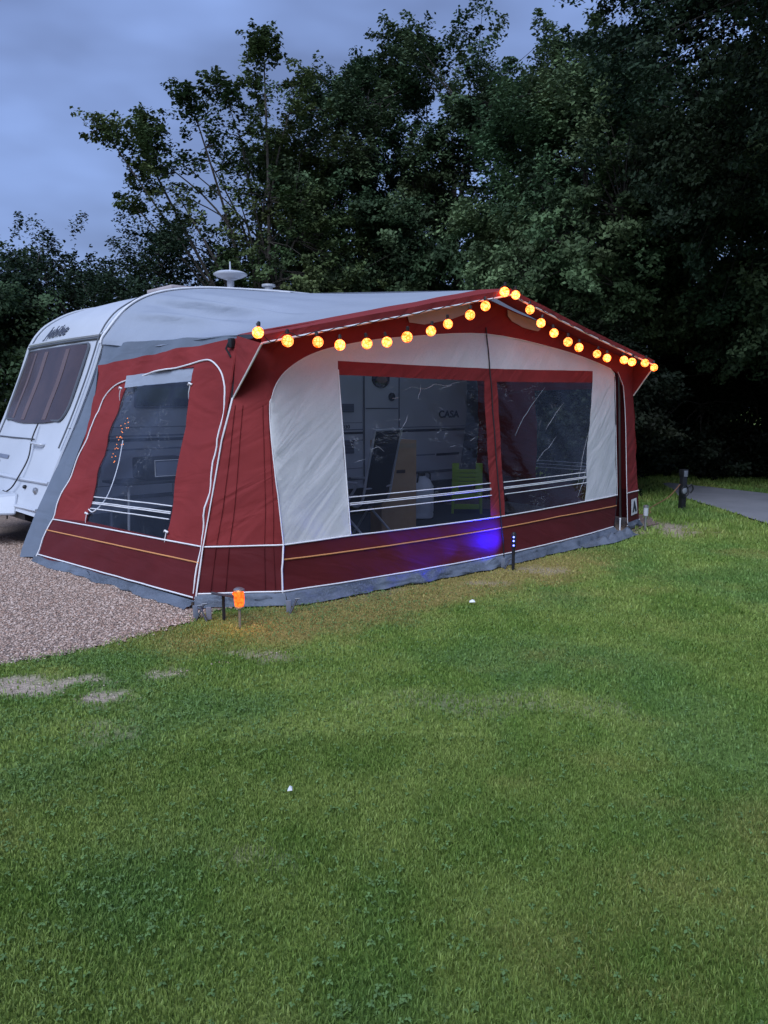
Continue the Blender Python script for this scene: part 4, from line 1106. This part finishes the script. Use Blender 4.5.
base = np.array([1.16, 1.09, 1.04])*np.array([(.33,.25,.205),(.26,.19,.155),(.40,.315,.265),(.19,.145,.125),(.48,.40,.35),(.30,.205,.16)])[RNG.integers(0, 6, n)]
F = (of[None]+(np.arange(n)*10)[:, None, None]).reshape(-1)
o = np_mesh('gravel', V.reshape(-1, 3), F, 3, attr_mat('gravel_stone', .8, .3), np.repeat(base, 10, 0)); tag(o, 'loose gravel stones scattered over the pitch and the bare patches', 'gravel', kind='stuff')

# grass blades
def blades(n, x0, x1, y0, y1, hmin, hmax, wid, seed, dmin, dmax, thin=None):
    rg = np.random.default_rng(seed)
    y = rg.uniform(y0, y1, n); x = rg.uniform(x0, x1, n)
    d = np.hypot(x, y); k = (d >= dmin) & (d < dmax) & (np.abs(x) < y*.62+1.5)
    x, y = x[k], y[k]
    k = ~inside(x+.16*(fbm(x*5, y*5, 5)-.5)+rg.normal(0, .045, len(x)), y-.03+.22*(fbm(x*5, y*5, 6)-.5)+rg.normal(0, .045, len(x)), GRAVEL) & ~inside(x, y, PATH)
    x, y = x[k], y[k]; n = len(x)
    rnd = rg.uniform(0, 1, n)
    c, bare, dry, moss = lawn_colour(x, y, rnd)
    k = rg.uniform(0, 1, n) > np.clip(bare*1.1+dry*.25, 0, .93)
    x, y, c, rnd, dry, moss = x[k], y[k], c[k], rnd[k], dry[k], moss[k]; n = len(x)
    h = rg.uniform(hmin, hmax, n)*(.7+.6*fbm(x*2.5, y*2.5, 31))*(1-.35*dry); w = wid*rg.uniform(.7, 1.3, n)
    a = rg.uniform(0, 6.283, n); la = rg.uniform(0, 6.283, n); ln = h*np.abs(rg.normal(.45, .35, n))
    dx, dy = np.cos(a)*w*.5, np.sin(a)*w*.5; lx, ly = np.cos(la)*ln, np.sin(la)*ln
    z0 = -.004+np.zeros(n)
    v = np.stack([np.stack([x-dx, y-dy, z0], 1), np.stack([x+dx, y+dy, z0], 1),
                  np.stack([x+dx*.8+lx*.35, y+dy*.8+ly*.35, h*.6], 1), np.stack([x-dx*.8+lx*.35, y-dy*.8+ly*.35, h*.6], 1),
                  np.stack([x+lx+dx*.1, y+ly+dy*.1, h], 1), np.stack([x+lx-dx*.1, y+ly-dy*.1, h], 1)], 1)
    f = np.array([0,1,2,3, 3,2,4,5])[None]+(np.arange(n)*6)[:, None]
    c = c*rg.uniform(.80, 1.28, n)[:, None]
    cc = np.repeat(c, 6, 0)
    return v.reshape(-1, 3), f.reshape(-1), cc
parts = [blades(640000, -3.6, 3.6, .7, 3.4, .008, .017, .0040, 1, .6, 3.25),
         blades(300000, -4.6, 5., 2.2, 6., .009, .019, .0062, 2, 3.2, 5.6),
         blades(160000, -5, 6.8, 4., 9.5, .011, .022, .0100, 3, 5.6, 9.),
         blades(70000, -4, 9, 7., 18., .03, .055, .015, 4, 9., 18.)]
vs, fs, cs, k = [], [], [], 0
for v, f, c in parts: vs.append(v); fs.append(f+k); cs.append(c); k += len(v)
o = np_mesh('grass', np.concatenate(vs), np.concatenate(fs), 4, M['blade'], np.concatenate(cs)); tag(o, 'short mown grass blades covering the lawn', 'grass', kind='stuff')
# clover and broad leaved weeds in the turf
rg = np.random.default_rng(77)
n = 60000
y = rg.uniform(1.2, 6.2, n); x = rg.uniform(-3.4, 3.4, n)
k = (np.abs(x) < y*.56+.3); x, y = x[k], y[k]
b_, d_, c_, m_ = lawn_fields(x, y)
k = (rg.uniform(0, 1, len(x)) < (m_*.45+.22)*np.clip(.95-(x+.8)*.32, .15, 1)) & (b_ < .3) & ~inside(x, y, GRAVEL); x, y = x[k], y[k]; n = len(x)
r = rg.uniform(.0035, .007, n); z = rg.uniform(.008, .020, n); a0 = rg.uniform(0, 6.28, n)
vs, cs = [], []
tone = rg.uniform(.8, 1.25, n)[:, None]*np.array([.150, .250, .080])
for q in range(3):
    a = a0+q*2.094; cx, cy = x+np.cos(a)*r*.9, y+np.sin(a)*r*.9
    tz = z+rg.normal(0, .003, n)
    ex_, ey_ = np.cos(a)*r, np.sin(a)*r; fx, fy = -np.sin(a)*r*.8, np.cos(a)*r*.8
    vs.append(np.stack([np.stack([x, y, z], 1), np.stack([cx+fx, cy+fy, tz+.002], 1), np.stack([cx+ex_, cy+ey_, tz-.002], 1), np.stack([cx-fx, cy-fy, tz+.002], 1)], 1)); cs.append(np.repeat(tone[:, None], 4, 1))
v = np.concatenate(vs).reshape(-1, 3); f = np.arange(len(v))
o = np_mesh('clover', v, f, 4, M['blade'], np.concatenate(cs).reshape(-1, 3)); tag(o, 'clover and small weed leaves growing through the lawn', 'clover', kind='stuff')
# litter
def scrap(x, y, s, label):
    mb = MB(); mb.add([(-s, -s*.6, .03), (s, -s*.8, .034), (s*.8, s*.7, .042), (-s*.7, s, .036), (0, 0, .05)], [(0, 1, 4), (1, 2, 4), (2, 3, 4), (3, 0, 4)])
    o = mb.build('paper_scrap', M['scrap'], None, False); o.location = (x, y, 0); tag(o, label, 'litter', 'white scraps on the lawn'); return o
scrap(-.35, 2.693, .010, 'tiny white scrap alone in the open foreground grass')
scrap(.642, 5.461, .022, 'tiny white scrap on the dry grass in front of the awning')

# ================================================================== TREES
M['leaf'] = attr_mat('leaf', .6, .12, .22)
def leaf_cloud(centers, per, spread, size, tints, rg, flat=.6, up=.45, outdir=None, droop=0.):
    m = len(centers); n = m*per
    c = np.repeat(centers, per, 0)
    tw = rg.normal(0, 1, (m, 3))*np.array([1, 1, .7]); tw[:, 2] += .15
    if outdir is not None: tw += outdir*1.3
    tw /= np.linalg.norm(tw, axis=1)[:, None]
    s_ = np.repeat(spread, per)[:, None]
    along = rg.uniform(-1.1, 1.5, (n, 1)); wide = .42*(1.15-.42*np.clip(along, 0, 1.5))
    off = np.repeat(tw, per, 0)*along*s_ + np.clip(rg.normal(0, 1, (n, 3)), -1.7, 1.7)*s_*wide*np.array([1, 1, flat])
    p = c+off
    nrm = rg.normal(0, 1, (n, 3)); nrm /= np.linalg.norm(nrm, axis=1)[:, None]
    nrm[:, 2] = np.abs(nrm[:, 2])*.8+up
    if outdir is not None: nrm += np.repeat(outdir, per, 0)*.5
    nrm /= np.linalg.norm(nrm, axis=1)[:, None]
    t = np.cross(nrm, rg.normal(0, 1, (n, 3))); t /= np.linalg.norm(t, axis=1)[:, None]
    t[:, 2] -= droop; t /= np.linalg.norm(t, axis=1)[:, None]
    b = np.cross(nrm, t)
    L = size*rg.uniform(.65, 1.35, n)[:, None]; w = L*.30
    fold_ = nrm*L*.10
    v = np.stack([p-t*L*.5, p-t*L*.05+b*w+fold_, p+t*L*.5, p-t*L*.05-b*w+fold_], 1)
    col = np.repeat(tints, per, 0)*rg.uniform(.78, 1.22, n)[:, None]
    return v.reshape(-1, 3), np.repeat(col, 4, 0)
def tree(name, label, group, base, height, crown, rad, ncl, per, lsize, tint, seed, trunk_r=.16, nl=9, lean=(0, 0), spread=.27, lump=.35, bottom=-1., shell=.45, gaps=0., twig=True, cat='tree', shoots=0, lobes=None, droop=0., stems=1):
    """trunk with limbs and a crown of leaf sprays round twig ends; crown = centre height, rad = (x,y,z) half sizes"""
    rg = np.random.default_rng(seed); rnd = random.Random(seed)
    bx, by = base
    cen = np.array([lean[0], lean[1], crown]); rad = np.array(rad)
    # cluster centres
    if lobes is None:
        boughs = []
        for q_ in range(int(10+3.2*rad[0]*rad[2])):
            d = rg.normal(0, 1, 3); d /= np.linalg.norm(d)
            if d[1] > .75: d[1] *= -1
            q = Vector(tuple(d*1.7))+Vector((seed*1.37, seed*.71, 0))
            boughs.append((cen+d*rad*(1+lump*mnoise.noise(q))*rg.uniform(.62, .98), rg.uniform(.28, .62)*min(1., rad[0]/1.8)))
    out = []; tries = 0
    while len(out) < ncl and tries < ncl*30:
        tries += 1
        d = rg.normal(0, 1, 3); d /= np.linalg.norm(d)
        q = Vector(tuple(d*1.7))+Vector((seed*1.37, seed*.71, 0))
        lm = 1+lump*(mnoise.noise(q)+.6*mnoise.noise(q*2.3))
        f = shell+(1-shell)*rg.uniform(0, 1)**.6
        p = cen+d*rad*lm*f
        if lobes is None and rg.uniform() < .72:
            bc, br = boughs[rg.integers(len(boughs))]; p = bc+np.clip(rg.normal(0, 1., 3), -1.8, 1.8)*br*np.array([1., 1., .55])
        if lobes is not None and rg.uniform() < .50:
            lb = lobes[rg.integers(len(lobes))]; p = np.array(lb[:3])+np.clip(rg.normal(0, 1., 3), -1.6, 1.6)*lb[3]
        if p[2] < .15 or (d[2] < bottom): continue
        if gaps and mnoise.noise(Vector(tuple(p*.75))+Vector((seed, 0, 3))) < gaps-.5: continue
        out.append(p)
    C = np.array(out)
    t = thing(name, (bx, by, 0), label, cat, 0, group)
    # trunk
    mb = MB(); tops = []
    tips = []
    for s in range(stems):
        sxo, syo = (0, 0) if stems == 1 else (rnd.uniform(-.5, .5)*rad[0]*.5, rnd.uniform(-.3, .3)*rad[1]*.5)
        tr = []
        for i in range(9):
            f = i/8; zz = -.1+(crown+rad[2]*.35+.1)*f
            tr.append((sxo+lean[0]*f**1.4+.22*math.sin(f*5+seed+s)+.07*math.sin(f*17+seed), syo+lean[1]*f**1.4+.10*math.cos(f*4+seed*2+s), zz))
        mb.tube(tr, [trunk_r*(1.25 if i == 0 else 1)*(1-.82*i/8) for i in range(9)], 9)
        tips += [(Vector(p), trunk_r*(1-.82*i/8)) for i, p in enumerate(tr) if i >= 3]
    limbs = []
    for k in range(nl):
        st, r0 = tips[rnd.randrange(max(1, len(tips)-1))]
        tgt = Vector(tuple(C[rg.integers(len(C))])) if (lobes is None or k >= len(lobes)) else Vector(lobes[k][:3])
        q_ = 0
        while lobes is None and q_ < 25 and (tgt.z < st.z+.1 or (tgt-st).length > 2.6): tgt = Vector(tuple(C[rg.integers(len(C))])); q_ += 1
        if lobes is None and tgt.z < st.z-.2: continue
        mid = st*.5+tgt*.5+Vector((rnd.uniform(-.3, .3), rnd.uniform(-.3, .3), rnd.uniform(0, .5)))
        pts = smooth_pts([tuple(st), tuple(mid), tuple(tgt)], 5)
        r1 = min(.45*r0, .055)+.008
        mb.tube(pts, [r1*(1-.8*i/(len(pts)-1)) for i in range(len(pts))], 6)
        limbs += [Vector(p) for p in pts[2:]]
    limbs += [p for p, r_ in tips]
    LA = np.array([tuple(p) for p in limbs])
    if twig:
        for p in C[::2]:
            d = np.linalg.norm(LA-p, axis=1); j = int(np.argmin(d))
            if d[j] < .12: continue
            a_, b_ = Vector(tuple(LA[j])), Vector(tuple(p)); m_ = (a_+b_)*.5+Vector((rnd.uniform(-.08, .08), rnd.uniform(-.08, .08), .06*d[j]))
            mb.tube([a_, m_, b_], [.016, .010, .004], 4, False)
    mb.build('trunk', M['wood_dark'], t)
    od = (C-cen); od /= (np.linalg.norm(od, axis=1)[:, None]+1e-6)
    nz = np.array([mnoise.noise(Vector(tuple(p*.9))+Vector((0, seed, 0))) for p in C])
    tn = np.array(tint)[None]*(1+.75*nz)[:, None]*rg.uniform(.6, 1.4, len(C))[:, None]
    tn[:, 0] *= 1+.35*nz
    sp_ = spread*rg.uniform(.6, 1.3, len(C)); per = int(per*DENS); lsize = lsize*LSZ
    v, col = leaf_cloud(C, per, sp_, lsize, tn, rg, outdir=od, droop=droop)
    if shoots:   # upright whippy shoots above the outline
        cc = []; 
        top = C[np.argsort(-C[:, 2])[:max(10, len(C)//5)]]
        for q in range(shoots):
            b0 = top[rg.integers(len(top))]; hh = rg.uniform(.35, 1.0)
            for s in range(int(hh*12)): cc.append(b0+np.array([rg.normal(0, .03)+.10*s/12*(q % 3-1), rg.normal(0, .03), s/12.]))
        cc = np.array(cc); v2, c2 = leaf_cloud(cc, 4, np.full(len(cc), .035), lsize*.9, np.repeat(np.array(tint)[None]*.8, len(cc), 0), rg)
        v = np.concatenate([v, v2]); col = np.concatenate([col, c2])
    np_mesh('crown', v, np.arange(len(v)), 4, M['leaf'], col, t)
    return t
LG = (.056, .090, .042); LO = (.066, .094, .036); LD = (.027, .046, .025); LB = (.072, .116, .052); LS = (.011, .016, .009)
GT = 'trees around the pitch'
DENS, LSZ = 3.2, .80
tree('leafy_tree', 'dark leafy tree cut by the left edge of the picture, beyond the caravan nose', GT, (-8.0, 15.0), 5.6, 3.0, (1.8, 1.8, 2.3), 420, 42, .10, LG, 3, .14, 8)
tree('tall_shrub', 'bushy tall shrub with upright shoots, left one of the pair behind the caravan nose', GT, (-6.35, 15.6), 5.2, 2.5, (1.35, 1.3, 2.55), 260, 40, .085, LD, 5, .07, 8, cat='shrub', shoots=16, stems=3, lump=.25, spread=.26)
tree('tall_shrub', 'bushy tall shrub with upright shoots, right one of the pair, next to the open-branched tree', GT, (-4.7, 16.2), 4.8, 2.4, (1.4, 1.3, 2.4), 260, 40, .085, LD, 6, .07, 8, cat='shrub', shoots=14, stems=3, lump=.25)
lob = [(105,118,.24),(128,112,.22),(118,178,.26),(160,150,.32),(195,98,.26),(225,80,.26),(265,42,.20),(255,75,.28),(298,70,.26),(150,128,.26),(185,192,.36),(210,150,.4),(240,120,.42),(275,130,.5),(168,222,.2),(300,140,.5),(240,190,.5),(140,165,.26)]
LOB = []
for lx, ly, lr in lob:
    ly += 12; lr *= .85
    e_ = math.atan((512-ly)/769)-R(7.9); LOB.append((((lx-384)/769*(17.2*math.cos(R(7.9))-17.2*math.tan(e_)*math.sin(R(7.9))))+2.7, random.uniform(-.4, .4), 1.45+17.2*math.tan(e_), lr))
tree('open_branched_tree', 'open tree with thin leafy boughs reaching left against the sky', GT, (-2.7, 17.2), 9.5, 4.2, (1.75, 1.6, 2.2), 560, 22, .115, LO, 8, .15, 20, lump=.3, lean=(.7, 0), lobes=LOB, spread=.19)
tree('dense_tree', 'dense round-headed dark tree behind the caravan roof', GT, (-.6, 19.4), 10.0, 5.5, (2.4, 2.2, 4.2), 900, 46, .11, LG, 11, .2, 12, lump=.2)
tree('airy_tree', 'tall tree with sky glinting through its dark lower branches, behind the awning roof', GT, (1.9, 19.8), 11.0, 6.2, (3.0, 2.4, 4.9), 800, 40, .125, LG, 13, .2, 16, lump=.25, gaps=.36, shell=.55)
tree('light_leaved_tree', 'paler leaved tree standing close behind the right side of the awning', GT, (3.5, 14.3), 7.6, 4.7, (1.9, 1.9, 2.8), 640, 50, .10, LB, 17, .15, 12, lump=.3)
tree('overhanging_tree', 'big dark tree overhanging the lawn from the upper right corner', GT, (9.0, 11.6), 9.5, 6.3, (3.1, 2.4, 2.9), 1200, 60, .085, LD, 19, .24, 14, lean=(-2.9, -.6), lump=.35)
tree('low_branched_tree', 'green tree with pale leaf sprays low on the right beside the track', GT, (8.6, 14.2), 6.5, 4.4, (2.2, 1.7, 2.3), 620, 46, .105, tuple(c*.8 for c in LB), 23, .16, 10, lump=.35, lean=(-2.2, -.6))
tree('tall_back_tree', 'tall dark tree between the airy tree and the overhanging tree', GT, (4.9, 18.4), 10.4, 5.5, (2.8, 2.3, 4.5), 800, 46, .125, LG, 29, .2, 12, lump=.2)
tree('spreading_tree', 'dark spreading bough tree closest on the right, cut by the top right corner', GT, (8.2, 7.6), 9., 6.6, (2.9, 2.3, 2.3), 560, 46, .075, LD, 53, .22, 12, lean=(-2.0, 0))
tree('unseen_shade_tree', 'broad added tree out of view behind the camera, shading the foreground grass', GT, (-1.8, -5.4), 7.5, 5.0, (3.4, 1.8, 2.0), 300, 40, .12, LD, 61, .22, 12)  # added out of view, only to darken the near grass
tree('tall_back_tree', 'tall dark tree farthest back along the right edge of the picture', GT, (9.6, 17.6), 12., 6.8, (3.0, 2.2, 5.2), 760, 46, .125, LD, 67, .2, 12)
HG = 'dark shrubs behind the track'
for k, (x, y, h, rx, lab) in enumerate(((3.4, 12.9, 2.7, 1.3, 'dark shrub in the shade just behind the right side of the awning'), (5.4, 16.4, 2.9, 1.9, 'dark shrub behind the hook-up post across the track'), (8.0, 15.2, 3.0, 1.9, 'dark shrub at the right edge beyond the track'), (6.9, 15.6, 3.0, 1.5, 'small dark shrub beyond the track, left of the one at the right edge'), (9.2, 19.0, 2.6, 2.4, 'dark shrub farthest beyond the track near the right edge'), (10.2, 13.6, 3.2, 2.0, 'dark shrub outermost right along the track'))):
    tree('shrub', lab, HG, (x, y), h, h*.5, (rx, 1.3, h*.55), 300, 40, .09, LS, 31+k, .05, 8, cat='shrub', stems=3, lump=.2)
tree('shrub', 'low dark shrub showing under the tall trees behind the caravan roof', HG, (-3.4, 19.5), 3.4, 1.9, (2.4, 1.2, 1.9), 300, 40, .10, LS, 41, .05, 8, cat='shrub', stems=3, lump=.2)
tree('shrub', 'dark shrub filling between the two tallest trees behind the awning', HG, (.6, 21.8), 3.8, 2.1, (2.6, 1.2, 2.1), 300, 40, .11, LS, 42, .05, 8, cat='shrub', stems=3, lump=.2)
# far wood
rg = np.random.default_rng(5)
n = 3600; wx = rg.uniform(-16, 18, n); wy = 25+rg.uniform(-1.5, 2., n)-.02*wx**2
top = 5.0+1.6*fbm(wx*.35, wx*0+.5, 3)+1.2*fbm(wx*1.2, wx*0+2., 7)-.9*np.clip((-wx-5)/3, 0, 1)
wz = rg.uniform(0, 1, n)**.8*top
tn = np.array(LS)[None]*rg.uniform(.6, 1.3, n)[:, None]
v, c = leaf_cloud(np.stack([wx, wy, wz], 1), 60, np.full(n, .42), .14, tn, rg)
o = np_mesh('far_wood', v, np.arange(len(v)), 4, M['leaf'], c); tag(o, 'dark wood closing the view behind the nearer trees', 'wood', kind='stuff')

# ================================================================== WORLD, SUN, CAMERA
SUN_AZ, SUN_EL = R(205), R(48)     # bright dusk sky behind the camera, to the left
w = bpy.data.worlds.new('World'); sc.world = w; w.use_nodes = True
nt = w.node_tree; nt.nodes.clear()
wo = nt.nodes.new('ShaderNodeOutputWorld'); bg = nt.nodes.new('ShaderNodeBackground')
sky = nt.nodes.new('ShaderNodeTexSky'); sky.sky_type = 'NISHITA'; sky.sun_disc = False
sky.sun_elevation = R(7); sky.sun_rotation = SUN_AZ; sky.air_density = 1.4; sky.dust_density = .6; sky.ozone_density = 3.
tc = nt.nodes.new('ShaderNodeTexCoord')
mp = nt.nodes.new('ShaderNodeMapping'); mp.inputs['Scale'].default_value = (1., 1., 2.6); mp.inputs['Rotation'].default_value = (.1, .25, .4)
nt.links.new(tc.outputs['Generated'], mp.inputs[0])
cn = nt.nodes.new('ShaderNodeTexNoise'); cn.inputs['Scale'].default_value = 2.1; cn.inputs['Detail'].default_value = 4.; cn.inputs['Roughness'].default_value = .5
nt.links.new(mp.outputs[0], cn.inputs['Vector'])
cr = ramp(nt, cn.outputs[0], .40, .62)
cl = mixrgb(nt, (1.75, 2.4, 4.9), (3.1, 4.5, 9.0), cr)      # slate cloud to paler gaps
mix = mixrgb(nt, sky.outputs[0], cl, .78)
nt.links.new(mix, bg.inputs[0]); bg.inputs[1].default_value = .055
nt.links.new(bg.outputs[0], wo.inputs['Surface'])
s = bpy.data.lights.new('Sun', 'SUN'); s.energy = 2.0; s.angle = R(45); s.color = (.74, .83, 1.)
so = bpy.data.objects.new('Sun', s); COL.objects.link(so)
d = Vector((math.sin(SUN_AZ)*math.cos(SUN_EL), math.cos(SUN_AZ)*math.cos(SUN_EL), math.sin(SUN_EL)))
so.rotation_euler = (-d).to_track_quat('-Z', 'Y').to_euler()

cam = bpy.data.cameras.new('Camera'); co = bpy.data.objects.new('Camera', cam); COL.objects.link(co)
cam.sensor_fit = 'VERTICAL'; cam.sensor_height = 24.; cam.lens = 24*769/1024.
cam.clip_end = 2000; cam.clip_start = .05
co.location = (0, 0, 1.45); co.rotation_euler = (R(90-7.9), 0, 0)
sc.camera = co
sc.view_settings.view_transform = 'Standard'; sc.view_settings.look = 'None'; sc.view_settings.gamma = 1.; sc.view_settings.use_curve_mapping = False
sc.view_settings.exposure = 1.05
cy = sc.cycles
cy.use_denoising = True; cy.max_bounces = 8; cy.transparent_max_bounces = 12; cy.sample_clamp_indirect = 4.
cy.use_adaptive_sampling = True
